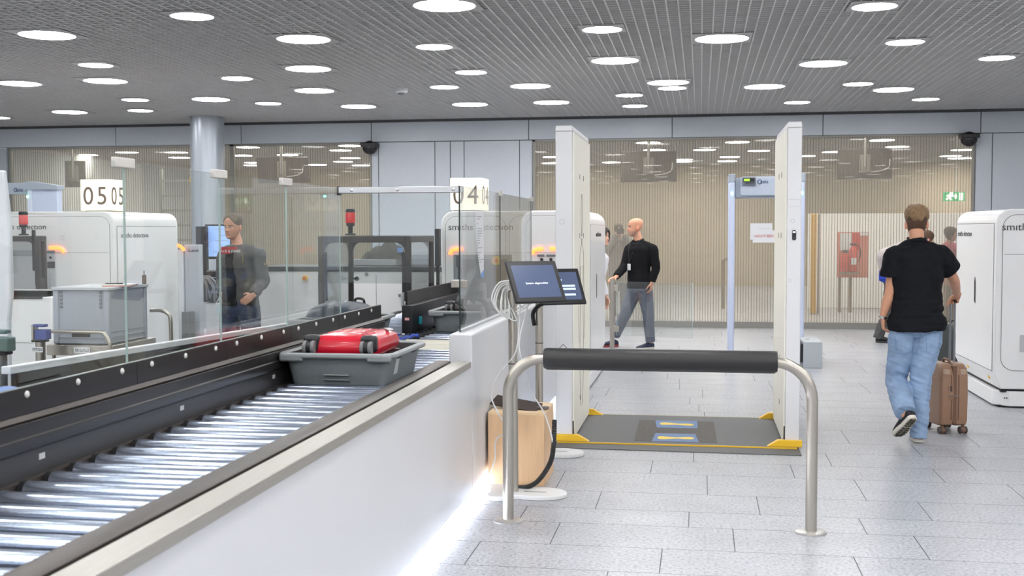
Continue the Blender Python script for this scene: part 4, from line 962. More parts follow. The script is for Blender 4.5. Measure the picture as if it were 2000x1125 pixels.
MB().cyl((c.x, Yf - .012, c.z - .02), (c.x, Yf - .008, c.z - .02), .009, n=16).build('switch_button', M('button_dark', (60, 62, 66), .3), t)
# diamond mark low on the left panel
c = P(1100, 686, Y=Yf); s_ = .055
outline(MB(), [(c.x, c.z + s_), (c.x - s_, c.z), (c.x, c.z - s_), (c.x + s_, c.z)], [(c.x, c.z + s_ - .006), (c.x - s_ + .006, c.z), (c.x, c.z - s_ + .006), (c.x + s_ - .006, c.z)], 'y', Yf - .0015, Yf).build('diamond_mark', ink, t, smooth=0)
letter('R&S', .042, (c.x, Yf - .002, c.z), X3, Z3, ink, t, .9)
# floor mat
MB().prism([(-1.075, 8.40), (.715, 8.36), (.72, 9.95), (-1.03, 9.95)], 'z', 0, .006).build('mat_base', matgrey, t)
MB().b(-1.06, .70, 8.60, 9.94, .006, .014).build('mat', matgrey, t, bev=.003)
MB().b(-1.06, .70, 8.588, 8.602, .006, .0155).build('mat_edge', yellow, t)
MB().b(-1.06, .70, 9.936, 9.944, .006, .015).build('mat_edge', M('mat_edge_pale', (196, 180, 120), .5), t)
q = [P(x, y, z=.0145) for x, y in ((1239, 861), (1401, 865), (1394, 824), (1249, 820))]
MB().prism([(v.x, v.y) for v in q], 'z', .0142, .0155).build('step_mat', M('step_mat', (98, 95, 90), .85, var=.25, vscale=90), t, smooth=0)
footb = M('foot_blue', (108, 132, 170), .7, var=.06, vscale=60)
for quad_, cy in ((((1273, 862), (1365, 864), (1358, 848), (1280, 846)), 1), (((1283, 835), (1363, 837), (1362, 823), (1280, 821)), 2)):
    w = [P(x, y, z=.0155) for x, y in quad_]
    pad = MB().prism([(v.x, v.y) for v in w], 'z', .0155, .0165).build('foot_pad', footb, t, smooth=0)
    (fx0, fy0), (fx1, fy1) = ((1284, 855), (1356, 856)) if cy == 1 else ((1289, 827), (1355, 830))
    a, b_ = P(fx0, fy0, z=.0166), P(fx1, fy1, z=.0166); d = (b_ - a); L = d.length; d.normalize(); nrm = V((-d.y, d.x, 0))
    prof = [(0, .0), (.02, .045), (.1, .066), (.22, .06), (.4, .038), (.55, .03), (.72, .045), (.88, .05), (.97, .035), (1, 0)]
    out = [(a + d * (L * u) + nrm * v) for u, v in prof] + [(a + d * (L * u) - nrm * v * .9) for u, v in prof[-2:0:-1]]
    MB().prism([(v.x, v.y) for v in out], 'z', .0165, .0172).build('footprint', M('foot_yellow', (240, 208, 84), .6), pad, smooth=0)
# ================================================================== WALK-THROUGH METAL DETECTORS
mdw = M('detector_post', (196, 204, 226), .4); mdg = M('detector_head', (160, 168, 180), .4)
def detector(label, xa, xb, Y, h, flip=False, wide=False):
    t = thing('metal_detector', label, 'metal detector', ((xa + xb) / 2, Y, 0), 0, 'walk-through metal detectors')
    for x in (xa, xb):
        MB().prism(rrect(x - .036, x + .036, Y - .02, Y + .56, .03), 'z', .0, h - .1).build('side_panel', mdw, t, bev=.004)
        MB().prism(rrect(x - .041, x + .041, Y - .025, Y + .565, .03), 'z', h - .1, h).build('post_cap', mdg, t, bev=.008)
        MB().cyl((x + (.0 if not flip else .0), Y - .03, h - .235), (x, Y - .02, h - .235), .012, n=14).build('status_light', greenled, t)
    MB().prism(rrect(xa + .04, xb - .04, h - .285, h - .045, .02), 'y', Y + .03, Y + .5).build('crossbar', mdg, t, bev=.006)
    MB().prism(rrect(xa + .10, xb - .08, h - .265, h - .035, .03), 'y', Y - .02, Y + .04).build('control_head', M('detector_face', (172, 182, 196), .4), t, bev=.008)
    return t
a, b_ = P(1430, 340, Y=14.4), P(1567, 340, Y=14.4)
t = detector('pale blue walk-through metal detector with a green display beyond the body scanner', a.x, b_.x, 14.4, a.z)
p, q = P(1450, 363, Y=14.37), P(1476, 346, Y=14.37)
MB().b(p.x, q.x, 14.366, 14.379, p.z, q.z).build('display_frame', M('display_frame', (96, 102, 112), .5), t, bev=.004)
MB().b(p.x + .015, q.x - .015, 14.360, 14.368, (p.z + q.z) / 2 + .0, q.z - .014).build('display', blackp, t, smooth=0)
MB().b(p.x + .02, p.x + .085, 14.357, 14.362, (p.z + q.z) / 2 + .008, q.z - .022).build('display_bar', M('display_green', (120, 200, 40), .4, emit=(120, 210, 40), estr=1.2), t, smooth=0)
for k in range(4): MB().cyl((p.x + .045 + .028 * k, 14.357, p.z + .035), (p.x + .045 + .028 * k, 14.37, p.z + .035), .009, n=12).build('key_button', ink, t)
letter('ceia', .062, P(1493, 355, Y=14.378), X3, Z3, M('logo_navy', (44, 60, 110), .5), t, 1.0)
c = P(1484, 355, Y=14.377); MB().tube([c + V((.024 * math.cos(k), -.001, .024 * math.sin(k))) for k in [2 * PI * i / 20 for i in range(21)]], .004, 6).build('logo_ring', M('logo_navy', (44, 60, 110), .5), t)
a, b_ = P(1430, 340, Y=14.4), P(54, 356, Y=15.2)
w_ = 1.0
t = thing('metal_detector', 'pale walk-through metal detector behind the machine under the 05 sign', 'metal detector', (b_.x, 15.2, 0), 0, 'walk-through metal detectors')
c0, c1 = P(54, 353, Y=15.2), P(112, 362, Y=15.2)
MB().b(c0.x, c1.x, 15.2, 15.32, 0, c1.z - .02).build('side_panel', mdw, t, bev=.01)
MB().b(c0.x, c0.x + .07, 15.18, 15.2, 0, c1.z - .03).build('side_panel', M('detector_edge', (206, 212, 228), .4), t, bev=.004)
MB().prism([(c0.x - .02, c1.z - .06), (c1.x + .02, c1.z - .06), (c1.x + .02, c1.z), (c0.x + .06, c1.z + .06), (c0.x - .02, c1.z + .05)], 'y', 15.16, 15.34).build('post_cap', mdg, t, bev=.006)
d0, d1 = P(-40, 380, Y=15.25), P(54, 357, Y=15.25)
MB().b(d0.x - .5, d1.x, 15.22, 15.34, d0.z, d1.z).build('crossbar', mdg, t, bev=.008)
MB().b(d0.x - .5, d0.x - .4, 15.2, 15.34, 0, d1.z + .03).build('side_panel', mdw, t, bev=.01)
c = P(53, 384, Y=15.17); MB().cyl(c, c + V((0, .03, 0)), .014, n=14).build('status_light', greenled, t)
letter('ceia', .07, P(38, 371, Y=15.21), X3, Z3, M('logo_navy', (44, 60, 110), .5), t, 1.0)
c = P(30, 371, Y=15.21); MB().tube([c + V((.026 * math.cos(k), -.001, .026 * math.sin(k))) for k in [2 * PI * i / 20 for i in range(21)]], .004, 6).build('logo_ring', M('logo_navy', (44, 60, 110), .5), t)
for px_ in (61, 107):
    c = P(px_, 368, Y=15.19); MB().cyl(c, c + V((0, .02, 0)), .014, n=12).build('lock', ink, t)
# grey floor box by the detector
p, q = P(1569, 719, z=0), P(1606, 720, z=0)
t = thing('floor_box', 'light grey box on the floor between the scanner panel and the metal detector', 'box', ((p.x + q.x) / 2, p.y, 0))
zt_ = P(1580, 668, Y=p.y).z
MB().b(p.x, q.x, p.y, p.y + .8, .0, zt_).build('body', M('floorbox_grey', (180, 186, 190), .45), t, bev=.006); MB().b(p.x - .03, p.x - .002, p.y + .05, p.y + .75, .06, zt_ - .03).build('side_gap', blackp, t)
c = P(1577, 663, z=zt_); MB().cyl((c.x, c.y, zt_), (c.x, c.y, zt_ + .006), .02, n=14).build('lock', steel, t)
# ================================================================== GLASS SWING GATE
c = P(1196, 545, Y=14.3); g1 = P(1353, 556, Y=13.95)
t = thing('swing_gate', 'low glass swing gate on a steel post before the man in the black sweater', 'gate', (c.x, 14.3, 0))
MB().cyl((c.x, 14.3, .01), (c.x, 14.3, c.z), .03, n=24).build('post', steel, t); MB().lathe([(.01, 0), (.08, 0), (.08, .01), (.01, .014)], (c.x, 14.3, 0)).build('foot_plate', steel, t)
ang = math.atan2(g1.y - 14.3, g1.x - c.x); L = math.hypot(g1.x - c.x, g1.y - 14.3)
rot = Matrix.Rotation(ang, 3, 'Z'); ztop = c.z - .03; zbot = P(1205, 655, Y=14.25).z
mb = MB(); pane(mb, .055, L, -.005, .005, zbot, ztop, 'y'); mb.v = [rot @ v + V((c.x, 14.3, 0)) for v in mb.v]
glass_g = glass('gate_glass', (250, 252, 252), 1.6)
mb.build('glass_leaf', [glass_g, M('gate_edge', (196, 216, 222), .15)], t, smooth=0)
for zz in (ztop - .11, zbot + .05):
    MB().ob(V((c.x, 14.3, zz)) + rot @ V((.05, 0, .03)), (.07, .03, .075), rot).build('hinge', steel, t, bev=.004)
# ================================================================== TOUCH SCREENS ON POLES
footm = M('foot_white', (226, 226, 224), .45)
def touch_post(label, base, pole_top, ctr, a_deg, tilt_deg, w, h, rows, foot_rz):
    t = thing('touch_screen_stand', label, 'touch screen', (base.x, base.y, 0), 0, 'touch screens on steel poles')
    # organic two-lobed foot plate
    n = 48; out = []
    for k in range(n):
        u = 2 * PI * k / n
        rr = .10 + .22 * max(0, math.cos(u)) ** 3 + .14 * max(0, math.cos(u - 2.3)) ** 4 + .10 * max(0, math.cos(u + 2.3)) ** 4
        out.append((rr * math.cos(u + foot_rz), rr * math.sin(u + foot_rz)))
    MB().prism(out, 'z', 0, .028).build('foot_plate', footm, t, bev=.006, local=True)
    MB().b(.06, .2, -.006, .006, .028, .0285).build('foot_slot', seamm, t, local=True, smooth=0)
    MB().cyl(V((0, 0, .028)), V((pole_top.x - base.x, pole_top.y - base.y, pole_top.z)), .027, n=24).build('pole', steel, t, local=True)
    MB().cyl(V((0, 0, 0)) + V((pole_top.x - base.x, pole_top.y - base.y, .80)), V((pole_top.x - base.x, pole_top.y - base.y, .806)), .0285, n=20).build('cable_tie', blackp, t, local=True)
    a, b = math.radians(a_deg), math.radians(tilt_deg)
    right = V((math.cos(a), math.sin(a), 0)); nrm = V((math.sin(a) * math.cos(b), -math.cos(a) * math.cos(b), math.sin(b))); up = nrm.cross(right)
    R = Matrix((right, -nrm, up)).transposed()
    cl = ctr - V((base.x, base.y, 0))
    cas = MB().ob(cl, (w, .022, h), R).build('casing', blackp, t, bev=.006, local=True)
    MB().ob(cl - nrm * .028, (w * .75, .036, h * .7), R).build('rear_housing', blackp, t, bev=.01, local=True)
    MB().tube([cl - nrm * .03, cl - nrm * .07 - V((0, 0, .03)), V((pole_top.x - base.x, pole_top.y - base.y, pole_top.z - .02))], .014, 10, sm=4).build('mount', blackp, t, local=True)
    sc = MB().ob(cl + nrm * .0112, (w * .84, .001, h * .78), R).build('screen', screenb, t, smooth=0, local=True)
    for (u, v, ww, hh_) in rows:
        MB().ob(cl + nrm * .0122 + right * (u * w) + up * (v * h), (ww * w, .0006, hh_ * h), R).build('screen_field', M('screen_field', (190, 205, 236), .4, emit=(190, 208, 240), estr=.22), sc, smooth=0, local=True)
    return t, cl, right, up, nrm, R
pb = zp1 = P(1004, 968, z=0); 
pt1 = P(1001, 565, Y=pb.y)
c1 = P(1046, 551, Y=pb.y - .12)
t1, cl1, r1_, u1_, n1_, R1 = touch_post('touch screen on the nearer steel pole in front of the wooden box', pb, V((pt1.x, pb.y, pt1.z)), c1, 33, 35, .325, .285, [], 0.05)
letter('System abgemeldet', .0185, cl1 + n1_ * .0125 - u1_ * .015, r1_, u1_, M('screen_text', (225, 232, 245), .4, emit=(225, 232, 245), estr=.3), t1, 1.0, local=True, depth=.0004)
pb2 = P(1057, 888, z=0); pt2 = P(1053, 585, Y=pb2.y); c2 = P(1095, 560, Y=pb2.y - .12)
t2, cl2, r2_, u2_, n2_, R2 = touch_post('touch screen with two login fields on the farther steel pole by the scanner panel', V((pt2.x, pb2.y, 0)), V((pt2.x, pb2.y, pt2.z)), c2, 30, 33, .325, .285, [(.14, .0, .36, .055), (.14, -.09, .36, .055), (.12, -.25, .34, .055)], 0.05)
letter('Anmeldung', .016, cl2 + n2_ * .0125 + u2_ * .05 - r2_ * .02, r2_, u2_, M('screen_text', (225, 232, 245), .4, emit=(225, 232, 245), estr=.3), t2, 1.0, local=True, depth=.0004)
# corrugated hose on the farther screen and cable coil on the nearer one
def hose(pts, r_, name, parent=None):
    pts = [V(p) for p in pts]; mbx = MB(); k = 0
    ps = []
    for i in range(len(pts) - 1):
        p0, p1, p2, p3 = pts[max(i - 1, 0)], pts[i], pts[i + 1], pts[min(i + 2, len(pts) - 1)]
        for q in range(24):
            s = q / 24
            ps.append(.5 * ((2 * p1) + (p2 - p0) * s + (2 * p0 - 5 * p1 + 4 * p2 - p3) * s * s + (3 * p1 - p0 - 3 * p2 + p3) * s ** 3))
    ps.append(pts[-1])
    rr_ = [r_ * (1.0 if i % 2 else .84) for i in range(len(ps))]
    return mbx.tube(ps, rr_, 12).build(name, blackp, parent, smooth=0)
hose([P(1082, 590, Y=pb2.y + .02), P(1056, 595, Y=pb2.y - .02), P(1041, 612, Y=pb2.y - .03), P(1044, 636, Y=pb2.y - .035)], .016, 'cable_hose', t2)
random.seed(9)
for i in range(7):
    o = random.uniform(-4, 4)
    px0 = 962 + i * 5 + o
    pts = [P(994, 548 + i * 3, Y=pb.y - .05), P((px0 + 995) / 2 - 4, 553 + i * 4, Y=pb.y - .05 + .01 * i), P(px0, 575 + i * 4, Y=pb.y - .06), P(px0 + 1, 592 + i * 5, Y=pb.y - .06), P(px0 + 14, 612 + i * 2, Y=pb.y - .05), P(993, 622 - i * 5, Y=pb.y - .045)]
    MB().tube(pts, .0045, 8, sm=6).build('cable_loop', cabw, t1)
for i in range(2):
    MB().tube([P(1008, 608 - 8 * i, Y=pb.y - .04), P(1020 + 6 * i, 606 - 6 * i, Y=pb.y - .06), P(1034 + 4 * i, 592, Y=pb.y - .08)], .0035, 8, sm=6).build('cable_loop', cabw, t1)
# trailing cables
wbx0, wby, wbx1 = P(967, 925, z=0).x, 7.12, P(1063, 950, z=0).x
def cable(label, pts, r_, m_, name='cable', hose_=False):
    if hose_: o = hose(pts, r_, name)
    else: o = MB().tube(pts, r_, 8, sm=8).build(name, m_)
    return tag(o, label, 'cable')
cable('thin white cable drooping from the nearer touch screen along the counter', [P(1016, 592, Y=pb.y - .06), P(1014, 640, Y=pb.y - .05), P(1006, 690, Y=pb.y - .045), P(972, 735, Y=pb.y + .05), P(959, 770, Y=pb.y + .06), P(972, 805, Y=pb.y + .06), P(990, 832, Y=pb.y + .06), P(1003, 846, Y=pb.y + .06), P(975, 852, Y=pb.y + .2), P(967, 868, Y=pb.y + .2), P(966, 900, Y=pb.y + .2), V((-1.325, pb.y + .2, .006))], .0045, cabw)
cable('thin white cable crossing the wooden box down to the black hose', [P(1032, 594, Y=pb.y - .06), P(1015, 660, Y=pb.y - .05), P(1018, 700, Y=pb.y - .03), P(1035, 760, Y=pb.y + .1), P(1062, 805, Y=pb.y + .22), P(1077, 850, Y=pb.y + .25), P(1079, 872, Y=pb.y + .25)], .0045, cabw)
cable('black corrugated hose curving in front of the wooden box', [P(1083, 820, Y=pb.y + .30), P(1081, 872, Y=pb.y + .25), P(1074, 905, Y=pb.y + .18), P(1052, 938, Y=pb.y + .1), P(1030, 951, Y=pb.y + .08), P(1005, 952, Y=pb.y + .10)], .0165, blackp, 'cable_hose', True)
# ================================================================== WOODEN BOX
t = thing('wooden_box', 'beech veneer box standing on the floor beside the counter', 'box', ((wbx0 + wbx1) / 2, 7.3, 0))
zt_ = P(1010, 806, Y=7.12).z; yk = 7.12 + .46
MB().b(wbx0 + .015, wbx1, 7.12, 7.138, 0, zt_ - .016).build('front_board', beech, t, bev=.001)
MB().b(wbx0 + .015, wbx1, 7.12, yk, zt_ - .016, zt_).build('top_board', M('beech_top', (236, 204, 160), .45, var=.05, vscale=4, stretch=(2, 12, 1)), t, bev=.001)
MB().b(wbx1 - .018, wbx1, 7.138, yk, 0.0, zt_ - .016).build('side_board', beech, t, bev=.001)
MB().b(wbx0 + .015, wbx0 + .033, 7.138, yk, 0, zt_ - .016).build('side_board', beech, t, bev=.001)
c = P(1022, 792, z=zt_ + .03)
t = thing('keyboard_tray', 'dark slim folded keyboard lying tilted on the wooden box', 'keyboard', (c.x, c.y, zt_))
R = Matrix.Rotation(-.28, 3, 'Z') @ Matrix.Rotation(.35, 3, 'X') @ Matrix.Rotation(.13, 3, 'Y')
MB().ob((-.055, .06, .03), (.32, .12, .012), R).build('keyboard', M('keyboard_brown', (58, 44, 38), .5), t, bev=.003, local=True)
MB().ob((.12, .04, .011), (.07, .05, .02), Matrix.Rotation(-.28, 3, 'Z')).build('hinge', M('hinge_grey', (110, 104, 100), .5), t, bev=.004, local=True)
# staff side monitor behind the counter glass
t = thing('monitor', 'dark staff monitor leaning on an arm behind the counter glass', 'monitor', (-1.72, 8.6, .81))
cc = P(912, 562, Y=8.55)
a, b = math.radians(-70), math.radians(24)
right = V((math.cos(a), math.sin(a), 0)); nrm = V((math.sin(a) * math.cos(b), -math.cos(a) * math.cos(b), math.sin(b))); up = nrm.cross(right); R = Matrix((right, -nrm, up)).transposed()
MB().ob(cc, (.36, .03, .29), R).build('casing', blackp, t, bev=.008)
MB().ob(cc + nrm * .0155, (.31, .001, .24), R).build('screen', M('screen_grey', (84, 88, 94), .3), t, smooth=0)
MB().ob(cc - nrm * .04, (.24, .05, .16), R).build('rear_housing', blackp, t, bev=.015)
pp = P(945, 590, Y=8.62)
MB().cyl((pp.x, 8.62, .80), (pp.x, 8.62, P(945, 553, Y=8.62).z), .022, n=18).build('pole', steel, t)
MB().tube([cc - nrm * .06, P(932, 575, Y=8.6), P(945, 566, Y=8.62)], .016, 10, sm=4).build('arm', blackp, t)
MB().ob(P(937, 563, Y=8.6), (.07, .05, .045)).build('clamp', alum, t, bev=.004)
hose([P(922, 592, Y=8.5), P(930, 583, Y=8.5), P(945, 590, Y=8.5), P(953, 606, Y=8.5), P(955, 622, Y=8.5)], .02, 'cable_hose', t)
# thin post with a black reader in front of the 04 tunnel
t = thing('scanner_post', 'thin post with a black reader in front of the 04 lane tunnel', 'reader', (P(895, 560, Y=9.9).x, 9.9, .8))
p, q = P(891, 522, Y=9.9), P(900, 499, Y=9.9)
MB().b(p.x, q.x, 9.9, 9.95, p.z, q.z).build('reader', M('reader_dark', (64, 64, 66), .5), t, bev=.006)
MB().b(p.x + .01, p.x + .026, 9.92, 9.94, .8, p.z).build('post', blackp, t)
MB().b(p.x - .05, q.x + .06, 9.9, 9.93, P(900, 555, Y=9.9).z, P(900, 546, Y=9.9).z).build('bracket', alum, t, bev=.003)
# ================================================================== UPRIGHT SUITCASES
def upright_case(name, label, loc, rz, w, d, h, m1, m2, handle_h=0):
    """w: narrow side facing -Y, d: broad side depth along Y"""
    t = thing(name, label, 'suitcase', loc, rz)
    z0 = .065
    def ring(hx, hy, z): return rr3(hx, hy, z, min(.05, hx * .45))
    for s in (-1, 1):
        R = []
        for tt, z in ((.035, 0), (.012, .012), (0, .04), (-.004, .5 * h), (0, h - .09), (.012, h - .035), (.045, h - .006), (.06, h)):
            R.append([(x * .5 + s * (w / 4 + .001), y, z0 + z) for x, y, _ in rr3(w / 2 - tt * .5, d / 2 - tt, 0, .045)])
        ringloft(MB(), R).build('shell_half', m1, t, local=True)
    MB().b(-.016, .016, -d / 2 + .003, d / 2 - .003, z0 + .02, z0 + h - .012).build('zip_band', m2, t, local=True, bev=.003)
    if w < .26:
        for s in (-1, 1):    # raised ribs on the narrow front
            MB().tube([V((s * w * .13, -d / 2 - .001, z0 + .05)), V((s * w * .13, -d / 2 - .003, z0 + h * .35)), V((s * w * .13, -d / 2 - .003, z0 + h * .7)), V((s * w * .13, -d / 2 - .001, z0 + h - .08))], .004, 8).build('shell_rib', m2, t, local=True)
            MB().ob((s * w * .3, -d / 2 + .012, z0 + h - .06), (.055, .03, .045)).build('corner_guard', M('corner_guard', (176, 150, 130), .35), t, local=True, bev=.012, seg=3)
            MB().tube([V((s * w * .49, -d * .3, z0 + h * .76)), V((s * w * .53, 0, z0 + h * .76)), V((s * w * .49, d * .3, z0 + h * .76))], .006, 8, sm=4).build('shell_rib', m1, t, local=True)
        MB().prism(rrect(-.055, -.012, z0 + h * .44, z0 + h * .66, .008), 'y', -d / 2 - .007, -d / 2 + .002).build('lock_plate', m1, t, local=True, bev=.002)
        for k in range(3): MB().b(-.042, -.026, -d / 2 - .009, -d / 2 - .006, z0 + h * .57 + k * .015, z0 + h * .57 + .010 + k * .015).build('lock_dial', blackp, t, local=True)
        MB().b(-.045, .03, -d / 2 - .014, -d / 2 - .004, z0 + h * .48, z0 + h * .505).build('zip_puller', M('puller', (128, 112, 104), .4), t, local=True, bev=.003)
    MB().tube([V((0, -d * .2, z0 + h - .002)), V((0, -d * .16, z0 + h + .022)), V((0, d * .06, z0 + h + .022)), V((0, d * .1, z0 + h - .002))], (.011), 10, sm=4).build('carry_handle', m2, t, local=True)
    for sx in (-1, 1):
        for sy in (-1, 1):
            twin_wheel(t, (sx * (w / 2 - .03), sy * (d / 2 - .035), .03), (1, 0, 0), .029, mt=m2, ty=M('wheel_dark', (74, 64, 58), .5))
    if handle_h:
        for yy in (d * .06, d * .28):
            MB().cyl((w * .36, yy, z0 + h - .05), (w * .36, yy, z0 + h + (handle_h - z0 - h) * .45), .0095, n=14).build('handle_tube', M('tube_grey', (140, 142, 148), .3, .9), t, local=True)
            MB().cyl((w * .36, yy, z0 + h + (handle_h - z0 - h) * .45), (w * .36, yy, handle_h - .02), .008, n=14).build('handle_tube', M('tube_grey', (140, 142, 148), .3, .9), t, local=True)
        MB().tube([V((w * .36, d * .04, handle_h - .02)), V((w * .36, d * .08, handle_h)), V((w * .36, d * .26, handle_h)), V((w * .36, d * .30, handle_h - .02))], .014, 12, sm=3).build('pull_grip', blackp, t, local=True)
    return t
CASE = V((1.925, 9.60, 0))
upright_case('suitcase', 'mocha brown upright suitcase rolling beside the man in the black t-shirt', CASE, math.radians(13), .225, .36, .485, mocha, mochad, 1.04)
p = P(1846, 727, z=0)
upright_case('suitcase', 'dark ribbed upright suitcase half hidden behind the man in light blue jeans', (p.x, 13.2, 0), math.radians(20), .27, .42, .52, olive, blackp, 0)
# ================================================================== THE ROOM BEHIND THE GLASS WALL
def hanging_screen(label, px0, px1, py0, py1, Y, tiltx=0.):
    a, c = P(px0, py1, Y=Y), P(px1, py0, Y=Y)
    t = thing('hanging_screen', label, 'screen', ((a.x + c.x) / 2, Y, CEIL), 0, 'ceiling hung screens behind the glass')
    m = (a.x + c.x) / 2
    R = Matrix.Rotation(tiltx, 3, 'X')
    MB().ob((m, Y, (a.z + c.z) / 2), (c.x - a.x, .05, c.z - a.z), R).build('casing', M('screen_casing', (58, 52, 46), .5), t, bev=.008)
    MB().cyl((m, Y - .09, c.z - .32), (m, Y - .09, CEIL), .03, n=14).build('drop_pole', M('pole_grey', (150, 148, 144), .4, .4), t)
    MB().b(m - .09, m + .09, Y - .1, Y - .03, (a.z + c.z) / 2 - .14, (a.z + c.z) / 2 + .16).build('mount', M('mount_grey', (120, 116, 110), .5), t, bev=.01)
    MB().tube([V((m + .1, Y - .05, a.z + .12)), V((m + .28, Y - .06, a.z + .14)), V((m + .4, Y - .06, a.z + .2)), V((m + .42, Y - .05, a.z + .34))], .007, 8, sm=5).build('cable', cabw, t)
hanging_screen('dark screen hung behind the glass pane next to the grey column', 503, 603, 306, 358, 21.0, .25)
hanging_screen('dark screen hung behind the wide glass beside the left scanner panel', 1213, 1322, 295, 356, 21.0)
hanging_screen('dark screen hung behind the wide glass beside the green exit sign', 1635, 1742, 290, 350, 21.0)
hanging_screen('dark screen hung behind the glass pane near the 05 sign', 128, 166, 314, 366, 21.0)
# exit sign
gsign = M('exit_green', (40, 170, 110), .4, emit=(36, 176, 112), estr=.3); wsign = M('exit_white', (250, 255, 250), .4, emit=(245, 255, 248), estr=.5)
a, c = P(1843, 393, Y=21.5), P(1885, 375, Y=21.5)
t = thing('exit_sign', 'green lit escape sign with a running figure behind the wide glass wall', 'exit sign', ((a.x + c.x) / 2, 21.5, c.z))
MB().b(a.x, c.x, 21.5, 21.58, a.z, c.z).build('light_box', gsign, t, bev=.005)
MB().cyl(((a.x + c.x) / 2 + .05, 21.54, c.z), ((a.x + c.x) / 2 + .05, 21.54, CEIL), .012, n=10).build('drop_rod', alum, t)
w, h = c.x - a.x, c.z - a.z
X = lambda u: a.x + u * w
Z = lambda v: a.z + v * h
MB().b(X(.72), X(.92), 21.494, 21.5, Z(.08), Z(.92)).build('door_symbol', wsign, t, smooth=0)
MB().prism([(X(.52), Z(.55)), (X(.52), Z(.8)), (X(.60), Z(.8)), (X(.60), Z(.55)), (X(.66), Z(.55)), (X(.56), Z(.2)), (X(.46), Z(.55))], 'y', 21.494, 21.5).build('arrow_symbol', wsign, t, smooth=0)
rb = MB()
rb.cyl((X(.36), 21.494, Z(.84)), (X(.36), 21.5, Z(.84)), .03, n=14)
def limb2(p, q, wd):
    p, q = V((X(p[0]), 0, Z(p[1]))), V((X(q[0]), 0, Z(q[1]))); d = (q - p).normalized(); n_ = V((-d.z, 0, d.x)) * wd
    rb.prism([((p + n_).x, (p + n_).z), ((q + n_).x, (q + n_).z), ((q - n_).x, (q - n_).z), ((p - n_).x, (p - n_).z)], 'y', 21.494, 21.5)
for p, q, wd in (((.33, .74), (.26, .42), .028), ((.26, .44), (.36, .28), .018), ((.36, .28), (.32, .1), .016), ((.26, .44), (.20, .26), .018), ((.20, .26), (.08, .22), .016), ((.33, .7), (.42, .56), .014), ((.42, .56), (.48, .64), .012), ((.31, .7), (.2, .66), .014), ((.2, .66), (.14, .52), .012)): limb2(p, q, wd)
rb.build('running_figure', wsign, t, smooth=0)
# white board wall and low light wall
p, q = P(1577, 640, Y=24.5), P(2100, 415, Y=24.5)
t = thing('partition_screen', 'white partition board behind the wide glass wall beside the right scanner panel', 'partition', ((p.x + q.x) / 2, 24.5, 0))
MB().b(p.x, q.x, 24.5, 24.6, 0, q.z).build('board', M('board_white', (240, 239, 236), .5), t, bev=.01)
p, q = P(1060, 640, Y=27), P(1500, 566, Y=27)
# fire point
redb = M('fire_red', (196, 60, 44), .5)
a, c = P(1635, 542, Y=23.2), P(1697, 453, Y=23.2)
t = thing('fire_point_board', 'red fire point board with a white sheet behind the ribbed glass', 'fire point', ((a.x + c.x) / 2, 23.2, 0))
MB().b(a.x, c.x, 23.2, 23.23, a.z, c.z).build('board', M('fire_board', (206, 128, 110), .6), t, bev=.005)
for xx in (P(1640, 600, Y=23.2).x, P(1661, 600, Y=23.2).x): MB().b(xx - .03, xx + .03, 23.24, 23.30, 0, a.z + .6).build('post', M('post_brown', (150, 138, 122), .6), t)
s0, s1 = P(1640, 489, Y=23.18), P(1664, 455, Y=23.18); MB().b(s0.x, s1.x, 23.185, 23.2, s0.z, s1.z).build('notice_sheet', white, t, smooth=0)
s0, s1 = P(1664, 489, Y=23.18), P(1680, 455, Y=23.18); MB().b(s0.x, s1.x, 23.18, 23.2, s0.z, s1.z).build('red_panel', redb, t, smooth=0)
s0, s1 = P(1679, 460, Y=23.18), P(1695, 454, Y=23.18); MB().b(s0.x, s1.x, 23.18, 23.2, s0.z, s1.z).build('notice_sheet', white, t, smooth=0)
e = P(1666, 530, Y=23.05)
fe = thing('fire_extinguisher', 'red fire extinguisher with a white label standing before the fire point board', 'fire extinguisher', (e.x, 23.05, e.z - .02))
MB().lathe([(.03, 0), (.075, .01), (.08, .03), (.08, .40), (.06, .46), (.025, .49), (.025, .52)], (0, 0, 0), 24).build('cylinder_body', redb, fe, local=True)
MB().b(-.05, .05, -.085, -.07, .15, .28).build('label', white, fe, local=True, bev=.004)
MB().ob((0, 0, .54), (.12, .03, .035)).build('valve_handle', blackp, fe, local=True, bev=.008)
MB().tube([(.03, 0, .53), (.11, -.02, .5), (.13, -.03, .35), (.10, -.06, .2)], .01, 8, sm=5).build('hose', blackp, fe, local=True)
MB().b(-.1, .1, -.1, .12, -.03, 0).build('shelf', M('post_brown', (150, 138, 122), .6), fe, local=True)
t = thing('fire_bucket', 'second red cylinder beside the fire extinguisher behind the glass', 'fire extinguisher', (P(1650, 530, Y=23.08).x, 23.08, e.z - .02))
MB().lathe([(.03, 0), (.085, .01), (.09, .03), (.09, .30), (.06, .36), (.02, .38)], (0, 0, 0), 24).build('cylinder_body', M('fire_red_b', (196, 70, 54), .5), t, local=True); MB().b(-.09, .09, -.1, .1, -.03, 0).build('shelf', M('post_brown', (150, 138, 122), .6), t, local=True)
MB().ob((0, 0, .40), (.1, .05, .06)).build('valve_handle', M('valve_dark', (90, 90, 94), .5), t, local=True, bev=.01)
